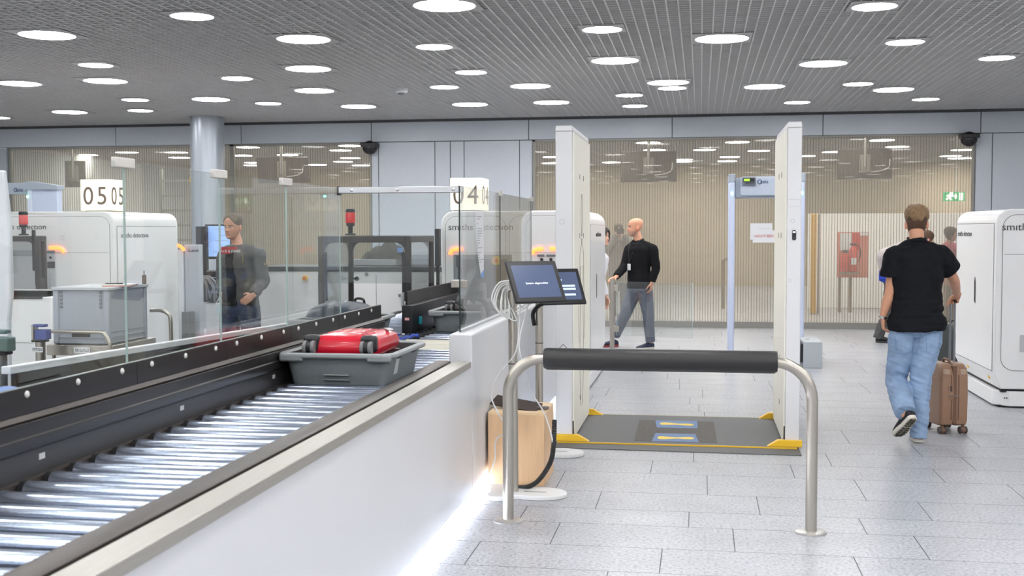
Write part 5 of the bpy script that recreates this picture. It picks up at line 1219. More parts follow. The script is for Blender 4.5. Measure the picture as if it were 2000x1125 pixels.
# yellow door frame posts and grey rails
yl = M('post_yellow', (206, 160, 62), .55)
for (px0, px1, py0, py1, lab, m_) in ((1583, 1596, 418, 578, 'tall yellow post behind the ribbed glass beside the right scanner panel', yl), (1597, 1602, 418, 540, 'grey post standing next to the tall yellow post behind the glass', M('post_dim', (140, 130, 116), .6))):
    a, c = P(px0, py1, Y=22.5), P(px1, py0, Y=22.5)
    t = thing('doorway_post', lab, 'post', ((a.x + c.x) / 2, 22.5, 0))
    MB().b(a.x, c.x, 22.5, 22.6, 0, c.z).build('shaft', m_, t, bev=.01); MB().b(a.x - .003, c.x + .003, 22.47, 22.63, 0, .03).build('foot_plate', steel, t)
for (px, lab) in ((1413, 'steel rail post with a hook top behind the ribbed glass by the metal detector'), (1257, 'steel rail frame behind the ribbed glass beside the man in the black sweater')):
    a = P(px, 508 if px == 1413 else 485, Y=24)
    t = thing('rail_post', lab, 'rail', (a.x, 24, 0))
    MB().tube([V((0, 0, 0)), V((0, 0, a.z)), V((.06, 0, a.z + .03)), V((.12, 0, a.z)), V((.12, 0, a.z - .18))], .035, 10).build('rail', M('rail_bronze', (132, 118, 98), .5, .3), t, local=True)
    if px == 1257: MB().b(.02, .16, -.02, .02, 0.0, a.z).build('panel', M('rail_panel', (170, 160, 146), .6), t, local=True)
# ladder behind the left pane
a = P(374, 330, Y=20.6)
t = thing('ladder', 'pale step ladder behind the glass pane beside the grey column', 'ladder', (a.x - .35, 20.6, 0))
lm = M('ladder_pale', (206, 208, 206), .5, .3)
for xx in (a.x, a.x - .62):
    MB().b(xx - .03, xx + .03, 20.6, 20.66, 0, a.z).build('stile', lm, t)
for k in range(9): MB().b(a.x - .6, a.x, 20.6, 20.65, .3 + k * .28, .34 + k * .28).build('rung', lm, t)
MB().b(a.x - .03, a.x + .03, 20.57, 20.6, a.z - .25, a.z - .15).build('yellow_sticker', yellow, t)
# notices on the glass wall
a, c = P(1465, 474, Y=BACKY + .02), P(1516, 436, Y=BACKY + .02)
t = thing('wall_notice', 'white paper notice with red lettering on the glass, half behind the right scanner panel', 'notice', ((a.x + c.x) / 2, BACKY + .02, a.z))
MB().b(a.x, c.x - .06, BACKY + .022, BACKY + .025, a.z + .05, c.z).build('sheet', white, t, smooth=0)
MB().b(a.x + .04, c.x, BACKY + .018, BACKY + .021, a.z, a.z + .2).build('sheet', white, t, smooth=0)
letter('NICHT BERÜHREN', .058, (a.x + .07, BACKY + .016, a.z + .105), X3, Z3, M('ink_red', (206, 84, 74), .6), t, 1.0, 'LEFT')
MB().b(a.x + .12, c.x - .08, BACKY + .020, BACKY + .022, a.z + .225, a.z + .229).build('print_line', inkm, t, smooth=0)
# ================================================================== PEOPLE
def fuse(name, mb, mats, parent, voxel, smooth=4, wr=None, tint=None):
    me = mb.mesh('tmp', org(parent), 0)
    o = bpy.data.objects.new('tmp', me); C.objects.link(o)
    r = o.modifiers.new('r', 'REMESH'); r.mode = 'VOXEL'; r.voxel_size = voxel; r.use_smooth_shade = True
    s = o.modifiers.new('s', 'SMOOTH'); s.factor = .5; s.iterations = smooth
    dg = bpy.context.evaluated_depsgraph_get(); dg.update()
    m2 = bpy.data.meshes.new_from_object(o.evaluated_get(dg))
    bpy.data.objects.remove(o); bpy.data.meshes.remove(me)
    m2.name = name
    off = org(parent)
    if wr:
        nv = [v.normal.copy() for v in m2.vertices]
        for v, n in zip(m2.vertices, nv): v.co += n * wr(v.co + off)
    m2.materials.clear()
    for m in (mats if isinstance(mats, (list, tuple)) else [mats]): m2.materials.append(m)
    m2.polygons.foreach_set('material_index', [0] * len(m2.polygons))
    m2.polygons.foreach_set('use_smooth', [True] * len(m2.polygons))
    if tint:
        ca = m2.color_attributes.new('tint', 'FLOAT_COLOR', 'POINT')
        for i, v in enumerate(m2.vertices): ca.data[i].color = tint(v.co + off) + (1,)
    m2.update()
    ob = bpy.data.objects.new(name, m2); C.objects.link(ob); ob.parent = parent
    return ob
HL = [(0.000, .070, -.030, .020), (.008, .086, -.018, .034), (.022, .093, .002, .045), (.042, .093, .022, .054), (.062, .092, .044, .061), (.085, .091, .066, .067), (.11, .089, .084, .0715), (.132, .092, .094, .074),
      (.155, .093, .100, .0765), (.178, .088, .101, .0765), (.198, .076, .095, .071), (.214, .058, .082, .060), (.226, .036, .062, .045), (.233, .012, .036, .026), (.235, -.008, .016, .010)]
def hlev(z):
    z = max(0, min(.2349, z))
    for a, b in zip(HL[:-1], HL[1:]):
        if a[0] <= z <= b[0]:
            t = (z - a[0]) / (b[0] - a[0]); return [a[i] * (1 - t) + b[i] * t for i in (1, 2, 3)]
def G(x, w): return math.exp(-(x / w) ** 2)
def head_pt(th, z):
    fr, bk, w = hlev(z); c, s = math.cos(th), math.sin(th)
    mid = (fr - bk) / 2; half = (fr + bk) / 2
    x = w * math.copysign(abs(s) ** .92, s); f = mid + half * math.copysign(abs(c) ** .92, c)
    if c > 0:
        k = min(1, c * 1.6)
        nz = 0
        if .072 < z < .135:
            nz = .027 * max(0, min(1, (.135 - z) / .05)) * max(0, min(1, (z - .072) / .009))
        f += k * (nz * G(x, .0105 + .004 * (z < .092)) - .011 * (G(x - .032, .015) + G(x + .032, .015)) * G(z - .115, .010) + .004 * G(z - .132, .008) * G(x, .05)
                  + .0055 * G(x, .022) * (G(z - .0605, .0042) + G(z - .0495, .0045)) - .003 * G(x, .024) * G(z - .055, .0018) + .006 * G(z - .018, .012) * G(x, .02) - .004 * G(z - .036, .008) * G(x, .03)
                  + .003 * (G(x - .045, .02) + G(x + .045, .02)) * G(z - .085, .015))
    return x, f, z
class Head:
    def __init__(s, O, Fw, U=(0, 0, 1), k=1.):
        s.O = V(O); s.U = V(U).normalized(); f = V(Fw); s.F = (f - s.U * f.dot(s.U)).normalized(); s.S = s.U.cross(s.F); s.k = k
    def w(s, x, f, u): return s.O + (s.S * x + s.F * f + s.U * u) * s.k
    def loc(s, p): d = (p - s.O) / s.k; return d.dot(s.S), d.dot(s.F), d.dot(s.U)
    def mesh(s, mb, n=56, m=64):
        rings = []
        for j in range(m + 1):
            z = .235 * (.5 - .5 * math.cos(PI * j / m))
            rings.append([s.w(*head_pt(2 * PI * i / n, z)) for i in range(n)])
        ringloft(mb, rings)
        R = Matrix((s.S, s.F, s.U)).transposed()
        for q in (-1, 1):
            mb.ell(s.w(q * .077, -.010, .100), (.010 * s.k, .018 * s.k, .032 * s.k), R @ Matrix.Rotation(-q * .35, 3, 'Z'), 14, 10)
            mb.ell(s.w(q * .071, -.006, .100), (.010 * s.k, .014 * s.k, .022 * s.k), R, 14, 10)
    def hair(s, hairline, thick, rough=.004, freq=60, m=44, n=64, zmax=.235):
        mb = MB(); rings = []
        for j in range(m + 1):
            z = .235 * (.5 - .5 * math.cos(PI * j / m)); R = []
            for i in range(n):
                th = 2 * PI * i / n; a = abs(((th + PI) % (2 * PI)) - PI)
                x, f, zz = head_pt(th, z); d = V((x, f + .005, z - .125)); d.normalize()
                k = (z - hairline(a)) / .012; k = max(0, min(1, k * .5 + .5)); k = k * k * (3 - 2 * k)
                t = thick(a, z); t += rough * noise.noise(V((x * freq, f * freq, z * freq)))
                o = -.014 * (1 - k) + t * k
                R.append(s.w(x + d.x * o, f + d.y * o, z + d.z * o))
            rings.append(R)
        return ringloft(mb, rings)
def hand(mb, wrist, D, N, thumb_sign, curl=(18, 25, 20), thumb_in=.35, k=1., spread=.02):
    """D: towards the fingers; N: out of the palm; thumb_sign: +1 thumb on D x N side"""
    D = V(D).normalized(); N = V(N); N = (N - D * N.dot(D)).normalized(); W = D.cross(N) * thumb_sign
    w = V(wrist)
    mb.tube([w - D * .03, w, w + D * .035, w + D * .07, w + D * .095], [(.027 * k, .021 * k), (.028 * k, .019 * k), (.038 * k, .0165 * k), (.042 * k, .0145 * k), (.040 * k, .012 * k)], 14, sides=[W] * 5, sm=3)
    for i, (off, L) in enumerate(((.030, .074), (.010, .082), (-.010, .076), (-.029, .060))):
        p = w + D * (.085 - .004 * abs(i - 1)) + W * off * k
        d = (D + W * (off * spread * 20)).normalized(); pts = [p - d * .02, p]; ang = 0
        for j, f in enumerate((.44, .31, .25)):
            ang += math.radians(curl[j] * (1 + .12 * i))
            dd = d * math.cos(ang) + N * math.sin(ang)
            p = p + dd * L * f; pts.append(p)
        mb.tube(pts, [.0088, .0092, .0086, .0080, .0068], 10, sm=2)
    d0 = (D * .62 + W * .75 + N * thumb_in).normalized(); p0 = w + D * .018 + W * .022 * k + N * .004
    p1 = p0 + d0 * .042; d1 = (D * .9 + W * .3 + N * thumb_in * 1.2).normalized(); p2 = p1 + d1 * .031; d2 = (D * .95 + W * .05 + N * thumb_in * 1.5).normalized(); p3 = p2 + d2 * .026
    mb.tube([p0, p1, p2, p3], [.0135, .0115, .0100, .0080], 10, sm=2)
def shoe(parent, heel, T, U, mats, L=.285, name='shoe', tread=False):
    """heel: ground point under the heel; T: towards the toe; U: sole normal"""
    T = V(T).normalized(); U = V(U); U = (U - T * U.dot(T)).normalized(); S = U.cross(T); h = V(heel)
    def ring(x, w, z0, z1, sh=0., n=20):
        return [h + T * x + S * (sh + w * math.cos(2 * PI * k / n)) + U * (z0 + (z1 - z0) * (.5 + .5 * math.copysign(abs(math.sin(2 * PI * k / n)) ** .8, math.sin(2 * PI * k / n)))) for k in range(n)]
    R = [ring(.004, .022, .03, .06), ring(.012, .032, .024, .085), ring(.05, .037, .022, .105), ring(.09, .039, .022, .10), ring(.14, .043, .022, .082), ring(.19, .048, .022, .066), ring(.235, .045, .022, .055), ring(.268, .032, .022, .044), ring(L - .003, .014, .022, .034)]
    o = ringloft(MB(), R).build(name, mats[0], parent)
    prof = [(0, .0), (.004, .02), (.02, .034), (.07, .038), (.12, .040), (.18, .050), (.225, .050), (.262, .038), (L - .008, .02), (L, 0)]
    out = prof + [(x, -y) for x, y in prof[-2:0:-1]]
    mb = MB(); n = len(out)
    lift = lambda x: .012 * max(0, (x - .2) / .085) ** 2 + .006 * max(0, (.03 - x) / .03)
    vs = [h + T * x + S * y + U * lift(x) for x, y in out] + [h + T * x + S * y * 1.04 + U * (.034 - .006 * math.sin(x / L * PI)) for x, y in out]
    mb.add(vs, [(i, (i + 1) % n, n + (i + 1) % n, n + i) for i in range(n)] + [tuple(range(n - 1, -1, -1)), tuple(range(n, 2 * n))])
    so = mb.build('sole', mats[1], o, bev=.004)
    if tread:
        for k, (x, w) in enumerate([(.025, .026), (.05, .031), (.075, .033), (.105, .032), (.14, .036), (.168, .042), (.196, .044), (.224, .042), (.25, .034)]):
            for s in (-1, 1):
                MB().ob(h + T * x + S * s * w * .48 - U * .0015 + U * lift(x), (.017, w * .8, .005), Matrix((T, S, U)).transposed() @ Matrix.Rotation(s * .3, 3, 'Z')).build('tread', mats[2], o, bev=.002)
    return o
def eyes(parent, hd, brow):
    ew = M('eye_white', (226, 222, 216), .3); ir = M('eye_iris', (50, 40, 34), .2)
    for q in (-1, 1):
        mb = MB(); mb.ell(hd.w(q * .032, .071, .115), (.0115, .0115, .0095), n=14, k=10, mi=0); mb.ell(hd.w(q * .032, .0775, .115), (.006, .006, .006), n=10, k=8, mi=1)
        mb.build('eye', [ew, ir], parent)
        if brow: MB().tube([hd.w(q * .014, .093, .1335), hd.w(q * .032, .0925, .138), hd.w(q * .052, .078, .133)], [(.003, .004), (.0035, .005), (.002, .003)], 8, sm=3).build('eyebrow', brow, parent)
def skin_tint(hd, base, stub=0., stubcol=(120, 104, 96)):
    b = lin(base); st = lin(stubcol); lp = lin((176, 100, 92)); ea = lin((205, 120, 100))
    def fn(p):
        x, f, u = hd.loc(p); c = b
        mixc = lambda a, d, t: tuple(a[i] * (1 - t) + d[i] * t for i in range(3))
        if -.05 < u < .25 and abs(x) < .1:
            if f > .055: c = mixc(c, lp, .7 * G(x, .024) * G(u - .055, .008) * (1 if f > .08 else 0)); c = mixc(c, ea, .25 * (G(abs(x) - .045, .02) * G(u - .085, .02)))
            if abs(x) > .074 and -.035 < f < .008 and .06 < u < .14: c = mixc(c, ea, .55)
            if stub and f > -.02: c = mixc(c, st, stub * max(0, min(1, (.078 - u) / .02)) * max(0, min(1, (u + .02) / .02)))
        return c
    return fn
SK = M('skin', (224, 172, 146), .5, var=.04, vscale=40, vcol=True, spec=.35)
def skin_mat(): return SK
def wrinkle(amp, fx=9., fz=16., seed=0.):
    def f(p):
        return amp * (noise.noise(V((p.x * fx + seed, p.y * fx, p.z * fz * .35))) + .6 * noise.noise(V((p.x * fx * 2.1, p.y * fx * 2.1 + seed, p.z * fz * 1.6))))
    return f
def torso_pts(J, g=0.):
    Pm, N = J['pelvis'], J['neck']; ax = N - Pm; Sh, Ss = J['Sh'], J['Ss']; bk = J.get('curve', V((0, 0, 0)))
    at_ = lambda t: Pm + ax * t + bk * math.sin(PI * t)
    k = J.get('bulk', 1.)
    pts = [Pm - V((0, 0, .10)), Pm - V((0, 0, .03)), at_(.12), at_(.34), at_(.58), at_(.80), at_(.93), at_(1.0)]
    r = [(.10, .08), (.155, .11), (.160, .115), (.148, .105), (.162, .118), (.172, .118), (.125, .085), (.062, .06)]
    r = [(a * k + g, b * k + g) for a, b in r]
    sd = [Sh, Sh, Sh, Sh.lerp(Ss, .4), Sh.lerp(Ss, .7), Ss, Ss, Ss]
    return pts, r, sd
def make_body(t, J, tint, arms=True, voxel=.005):
    mb = MB(); k = .9
    pts, r, sd = torso_pts(J, -.012); mb.tube(pts, r, 24, sides=sd, sm=3)
    hd = J['head']
    mb.tube([J['neck'] - V((0, 0, .05)), J['neck'] + (hd.w(0, -.03, .02) - J['neck']) * .35, hd.w(0, -.022, .02), hd.w(0, -.012, .07)], [.052, .055, .054, .05], 18, sm=3)
    mb.tube([J['neck'] - J['Ss'] * .14 - V((0, 0, .05)), J['neck'] - J['Ss'] * .05 - V((0, 0, .05)), J['neck'] + J['Ss'] * .05 - V((0, 0, .05)), J['neck'] + J['Ss'] * .14 - V((0, 0, .05))], [.034, .038, .038, .034], 14, sm=3)
    hd.mesh(mb)
    for q in 'LR':
        sh, el, wr = J['sh' + q], J['el' + q], J['wr' + q]
        inn = sh + (J['neck'] - V((0, 0, .1)) - sh) * .35
        mb.tube([inn, sh, sh.lerp(el, .45), el, el.lerp(wr, .3), wr], [.055, .052, .046, .039, .041, .026], 16, sm=4)
        h = J['hand' + q]; hand(mb, wr, *h[0], **h[1])
        hp, kn, an = J['hp' + q], J['kn' + q], J['an' + q]
        mb.tube([hp + V((0, 0, .04)), hp.lerp(kn, .4), kn, kn.lerp(an, .35), an, an - V((0, 0, .05))], [.078, .07, .05, .047, .034, .034], 16, sm=4)
    return fuse('body', mb, SK, t, voxel, 3, tint=tint)
def trousers(t, J, mat_, rad, top=.05, voxel=.007, wr=None, hem_in=0.):
    mb = MB(); Pm = J['pelvis']; Sh = J['Sh']
    mb.tube([Pm - V((0, 0, .11)), Pm - V((0, 0, .04)), Pm + V((0, 0, .03)), Pm + V((0, 0, top))], [(.12, .09), (.175 * rad[0], .125 * rad[0]), (.172 * rad[0], .124 * rad[0]), (.163 * rad[0], .118 * rad[0])], 24, sides=[Sh] * 4, sm=3)
    for q in 'LR':
        hp, kn, an = J['hp' + q], J['kn' + q], J['an' + q]; a, b, c, d = rad[1 if q == 'L' else 2]
        hm = an + (an - kn).normalized() * J.get('hem' + q, .035)
        mb.tube([hp + V((0, 0, .05)), hp.lerp(kn, .15), hp.lerp(kn, .5), kn, kn.lerp(hm, .5), hm], [a, a * 1.02, (a + b) / 2 * 1.02, b, c, d], 20, sm=5)
    return fuse('trousers', mb, mat_, t, voxel, 2, wr=wr)
def top_garment(name, t, J, mat_, g, sleeve, hem_drop, voxel=.007, wr=None, sl_r=(.07, .068, .055, .044), hem_w=None, rings=True, neck_trim=.02):
    """sleeve: 1 to the wrist, .5 short; hem_drop: metres below the pelvis point"""
    mb = MB(); pts, r, sd = torso_pts(J, g)
    pts = [J['pelvis'] - V((0, 0, hem_drop))] + [J['pelvis'] - V((0, 0, hem_drop * .4 - .02))] + pts[2:]
    hw = hem_w or (.185 * J.get('bulk', 1) + g * .3, .135 * J.get('bulk', 1) + g * .3)
    r = [hw, hw] + r[2:]
    pts[-1] = pts[-1] - V((0, 0, neck_trim)); r[-1] = (.075, .07)
    mb.tube(pts, r, 28, sides=sd, sm=4)
    mb.tube([J['shR'] + V((0, 0, .0)), J['neck'] - J['Ss'] * .07 - V((0, 0, .045)), J['neck'] + J['Ss'] * .07 - V((0, 0, .045)), J['shL']], [.064, .06, .06, .064], 16, sm=4)
    cf = J['Ss'].cross(Z3) * -1; cn = J['neck'] - V((0, 0, .004)); cw = J.get('collar', .064)
    mb.tube([cn + J['Ss'] * cw * math.cos(a) + cf * (cw * .98 * math.sin(a)) - V((0, 0, .022 * math.sin(a) * (-1 if cf.dot(J['head'].F) < 0 else 1) - .004)) for a in [2 * PI * k / 20 for k in range(21)]], .015, 12, sm=1)
    mb.tube([cn - V((0, 0, .07)), cn - V((0, 0, .02)), cn + V((0, 0, .010))], [(.115, .095), (.086, .08), (.066, .064)], 20, sides=[J['Ss']] * 3)
    for q in 'LR':
        sh, el, w = J['sh' + q], J['el' + q], J['wr' + q]
        inn = sh + (J['neck'] - V((0, 0, .12)) - sh) * .4
        if sleeve < 1: p = [inn, sh, sh.lerp(el, .4), sh.lerp(el, sleeve)]; rr_ = [sl_r[0] * 1.05, sl_r[0], sl_r[1], sl_r[2]]
        else: p = [inn, sh, sh.lerp(el, .5), el, el.lerp(w, .5), el.lerp(w, sleeve - .06)]; rr_ = [sl_r[0] * 1.05, sl_r[0], sl_r[1], (sl_r[1] + sl_r[2]) / 2, sl_r[2], sl_r[3]]
        mb.tube(p, rr_, 20, sm=5)
    return fuse(name, mb, mat_, t, voxel, 3, wr=wr)
def stand_joints(x, y, h, yaw, turn=0.):
    """plain standing figure; yaw 0 faces -Y"""
    s = h / 1.78; Rz = Matrix.Rotation(yaw, 3, 'Z'); L = lambda a, b, c: V((x, y, 0)) + Rz @ V((a * s, b * s, c * s))
    J = dict(pelvis=L(0, 0, .96), neck=L(0, .01, 1.50), Sh=Rz @ X3, Ss=Rz @ X3)
    for q, k in (('L', 1), ('R', -1)):
        J['sh' + q] = L(k * .185, .01, 1.43); J['el' + q] = L(k * .235, .03, 1.13); J['wr' + q] = L(k * .24, -.05, .88)
        J['hp' + q] = L(k * .09, 0, .90); J['kn' + q] = L(k * .10, -.01, .50); J['an' + q] = L(k * .105, .02, .10)
        J['hand' + q] = ((Rz @ V((0, -.15, -1)), Rz @ V((-k, 0, 0)), -k), {})
    J['head'] = Head(L(0, -.01, 1.545), Rz @ Matrix.Rotation(turn, 3, 'Z') @ V((0, -1, 0)), k=s)
    return J, Rz
short_back = lambda a: .175 - .10 * max(0, min(1, (a - .5) / 1.2)) - (.025 if a > 1.9 else 0)
def hairfn(front, side, back):
    def f(a):
        if a < 1.35: t = a / 1.35; t = t * t * (3 - 2 * t); return front * (1 - t) + side * t
        t = min(1, (a - 1.35) / .7); t = t * t * (3 - 2 * t); return side * (1 - t) + back * t
    return f
tshirt = M('black_cotton', (24, 25, 29), .85, var=.1, vscale=30, bump=.15, bscale=120, spec=.15)
denim = M('light_denim', (138, 162, 192), .8, var=.14, vscale=11, bump=.2, bscale=220)
denimd = M('dark_denim', (44, 56, 80), .8, var=.15, vscale=14, bump=.2, bscale=200)
soled = M('sole_white', (214, 208, 196), .6); treadm = M('tread_olive', (72, 68, 52), .7); shoeb = M('shoe_black', (30, 30, 33), .6, bump=.2, bscale=200)
# ------------------------------------------------------------------ A: man walking away with the brown case
YA = 9.05; A = lambda px, py, y=YA: P(px, py, Y=y)
tA = thing('person', 'man in black t-shirt and light blue jeans seen from behind, pushing the brown suitcase', 'person', (A(1792, 650).x, YA, 0))
J = dict(pelvis=A(1791, 628), neck=A(1791, 474), Sh=V((1, .06, 0)).normalized(), Ss=V((1, .02, 0)).normalized(), bulk=1.02)
J['head'] = Head(A(1790, 466) + V((0, .005, .0)), V((.10, 1, 0)), k=.985)
J['Ss'] = V((-1, -.02, 0)).normalized(); J['Sh'] = V((-1, -.06, 0)).normalized()
J['shL'], J['shR'] = A(1749, 500), A(1836, 500)
J['elL'], J['wrL'] = A(1738, 573, YA), A(1724, 619, YA + .02)
grip = CASE + Matrix.Rotation(math.radians(13), 3, 'Z') @ V((.081, .06, 1.04))
J['elR'], J['wrR'] = A(1862, 544, YA + .17), grip + V((.015, -.085, .045))
J['handL'] = ((V((.10, .12, -1)), V((1, -.1, .1)), -1), dict(curl=(30, 38, 25), thumb_in=.5))
J['handR'] = ((V((-.12, .85, -.45)), V((-.1, -.45, -.9)), 1), dict(curl=(58, 82, 60), thumb_in=.9))
J['hpL'], J['hpR'] = A(1764, 652), A(1813, 652)
J['knL'], J['anL'] = A(1751, 742, YA + .10), A(1766, 798, YA - .20)
J['knR'], J['anR'] = A(1798, 748, YA + .02), A(1794, 842, YA - .03)
J['hemL'], J['hemR'] = .05, .055
make_body(tA, J, skin_tint(J['head'], (206, 152, 122)))
hd = J['head']
hair_top = M('hair_blond', (138, 110, 78), .6, var=.35, vscale=60, bump=.6, bscale=130, stretch=(1, 1, 3)); hair_dk = M('hair_brown', (84, 58, 40), .65, var=.25, vscale=120, bump=.4, bscale=300)
hd.hair(hairfn(.19, .10, .052), lambda a, z: .0035, .0015, 150).build('hair', hair_dk, tA)
hd.hair(lambda a: (.17 if a < 1.2 else .150 + .012 * math.sin(a * 6)) - (.012 if a > 2.6 else 0), lambda a, z: .016 + .010 * max(0, (z - .17) / .06), .012, 38).build('hair_top', hair_top, tA)
top_garment('t_shirt', tA, J, tshirt, (.026), .56, .062, voxel=.0055, wr=lambda p: .6 * wrinkle(.012, 9, 7)(p) + .008 * noise.noise(V((p.x * 15 + p.z * 9, p.y * 6, p.z * 6))) + .005 * abs(noise.noise(V((p.x * 14 - p.z * 12, p.y * 6, p.z * 12)))) + (.004 + .013 * noise.noise(V((p.x * 5 + p.z * 4, p.y * 4, p.z * 30)))) * max(0, min(1, (1.16 - p.z) / .18)), sl_r=(.082, .085, .088, .08), hem_w=(.208, .16), neck_trim=.012)
def jeanw(p):
    k = G(p.z - .48, .12) + .9 * G(p.z - .18, .14) + .4 * G(p.z - .78, .06) + .25
    return wrinkle(.003, 8, 9)(p) + .0025 * noise.noise(V((p.x * 22 + p.z * 14, p.y * 9, p.z * 40))) + .0075 * k * noise.noise(V((p.x * 13 + p.z * 3, p.y * 9, p.z * 36 + p.x * 12)))
tr = trousers(tA, J, denim, (1.07, (.102, .080, .086, .074), (.102, .080, .071, .062)), .02, wr=jeanw)
seam_d = M('denim_seam', (112, 138, 172), .8)
from mathutils.bvhtree import BVHTree
def on_surface(ob, pxs, r_, name, m_, lift=.0015):
    bv = BVHTree.FromPolygons([v.co.copy() for v in ob.data.vertices], [tuple(p.vertices) for p in ob.data.polygons]); off = org(ob); out = []
    for i in range(len(pxs) - 1):
        for k in range(8):
            px, py = [pxs[i][j] + (pxs[i + 1][j] - pxs[i][j]) * k / 8 for j in (0, 1)]
            d = ray(px, py).normalized(); h = bv.ray_cast(V((0, 0, CAMZ)) - off, d)
            if h[0] is not None: out.append(h[0] + off + h[1] * lift)
    if len(out) > 2: return MB().tube(out, r_, 6).build(name, m_, ob)
for q, cx_ in (('L', 1766), ('R', 1822)):   # back pockets as stitched outlines
    pk = []
    for (px, py) in ((-20, 652), (20, 650), (18, 685), (0, 694), (-17, 687), (-20, 652)): pk.append((cx_ + px * (.9 if q == 'L' else .7), py))
    on_surface(tr, pk, .0014, 'pocket_seam', seam_d)
on_surface(tr, [(1797, 640), (1797, 660), (1793, 682), (1785, 692)], .0016, 'back_seam', seam_d)
on_surface(tr, [(1748, 645), (1770, 652), (1797, 656), (1822, 651), (1838, 644)], .0013, 'yoke_seam', seam_d)
J2 = J
shoe(tA, P(1795, 866, z=.0), V((.06, 1, 0)), Z3, (shoeb, soled, treadm))
hl = A(1786, 812, YA - .30); toe = V((A(1741, 857, YA + .0).x, YA - .06, .02))
shoe(tA, hl + V((0, -.0, -.02)), toe - hl, V((-.25, .75, .45)), (shoeb, soled, treadm), tread=True)
wv = J['wrL'] - J['elL']; wv.normalize()
wc = J['wrL'] - wv * .0
wt = MB().lathe([(.031, -.010), (.0335, -.009), (.0335, .009), (.031, .010)], wc, 24, ax=wv).build('wristwatch', M('watch_steel', (190, 190, 190), .3, 1.), tA)
nb = J['neck'] + V((0, 0, .026))
MB().tube([nb + V((.072 * math.cos(a), .01 + .062 * math.sin(a), .012 * math.sin(a) + .004 * math.cos(2 * a))) for a in [2 * PI * k / 24 for k in range(25)]], [(.003, .008)] * 25, 8, sides=[Z3.cross(V((math.cos(a), math.sin(a), 0))) * 0 + V((math.cos(a), math.sin(a), 0)) for a in [2 * PI * k / 24 for k in range(25)]]).build('lanyard', blackp, tA)
# ------------------------------------------------------------------ B: bald man in black sweater at the swing gate
YB = 15.65; B = lambda px, py, y=YB: P(px, py, Y=y)
tB = thing('person', 'bald man in black sweater and grey trousers reaching for the glass gate', 'person', (B(1245, 600).x, YB, 0))
fB = V((-.62, -.78, 0)).normalized(); sB = Z3.cross(fB)
J = dict(pelvis=B(1249, 557), neck=B(1247, 471), Sh=Z3.cross(V((-.7, -.7, 0)).normalized()), Ss=sB, bulk=1.04)
J['head'] = Head(B(1241, 462), V((-.95, -.32, 0)), k=1.05)
J['shR'], J['shL'] = B(1229, 487, YB + .10), B(1275, 487, YB - .10)
J['elR'], J['wrR'] = B(1219, 521, YB - .02), B(1203, 541, YB - .30)
J['elL'], J['wrL'] = B(1281, 523, YB - .10), B(1273, 553, YB - .14)
J['handR'] = ((V((-.75, -.55, -.25)), V((0, -.2, -1)), 1), dict(curl=(18, 20, 15)))
J['handL'] = ((V((-.12, -.05, -1)), V((-.9, .3, 0)), -1), dict(curl=(22, 28, 20)))
J['hpR'], J['hpL'] = B(1238, 570, YB + .03), B(1260, 570, YB - .03)
J['knR'], J['anR'] = B(1222, 612, YB - .02), B(1204, 651, YB + .22)
J['knL'], J['anL'] = B(1266, 615, YB - .06), B(1270, 663, YB - .02)
make_body(tB, J, skin_tint(J['head'], (206, 150, 120), .45, (120, 116, 112)))
eyes(tB, J['head'], M('brow_dark', (70, 60, 52), .7))
top_garment('sweater', tB, J, M('black_knit', (24, 24, 26), .9, var=.1, vscale=40, bump=.3, bscale=160, spec=.15), .022, 1.0, .04, wr=wrinkle(.007, 7, 9, 3), sl_r=(.070, .064, .056, .046))
trousers(tB, J, M('grey_trouser', (94, 98, 108), .8, var=.08, vscale=12, bump=.2, bscale=200), (1.04, (.100, .080, .072, .066), (.100, .080, .070, .064)), .06, wr=wrinkle(.006, 8, 16, 7))
navysh = M('shoe_navy', (34, 42, 66), .6)
shoe(tB, P(1276, 678, Y=YB - .02) * V((1, 1, 0)) if False else V((P(1277, 670, Y=YB).x, YB + .03, 0)), V((-.75, -.55, 0)), Z3, (navysh, soled, treadm))
shoe(tB, V((B(1208, 660, YB + .24).x, YB + .27, 0.0)), V((-.85, -.3, 0)), Z3, (navysh, M('sole_red', (150, 60, 56), .6), treadm))
hd = J['head']; nk = J['neck']
ly = [nk - sB * .06 + V((0, .0, .03)), nk - sB * .075 + fB * .06 - V((0, 0, .01)), nk - sB * .05 + fB * .135 - V((0, 0, .12)), nk - sB * .03 + fB * .15 - V((0, 0, .30))]
ly2 = [nk + sB * .06 + V((0, .0, .03)), nk + sB * .07 + fB * .07 - V((0, 0, .01)), nk + sB * .03 + fB * .14 - V((0, 0, .14)), nk - sB * .03 + fB * .15 - V((0, 0, .30))]
lnb = MB(); lnb.tube(ly, .006, 8, sm=5); lnb.tube(ly2, .006, 8, sm=5)
ln = lnb.build('lanyard', M('lanyard_black', (20, 20, 22), .6), tB)
bd = nk - sB * .03 + fB * .155 - V((0, 0, .345)); Rb = Matrix((sB, fB, Z3)).transposed()
MB().ob(bd, (.058, .004, .088), Rb).build('badge', white, ln, bev=.002); MB().ob(bd + V((0, 0, .052)), (.02, .006, .02), Rb).build('badge_clip', blackp, ln)
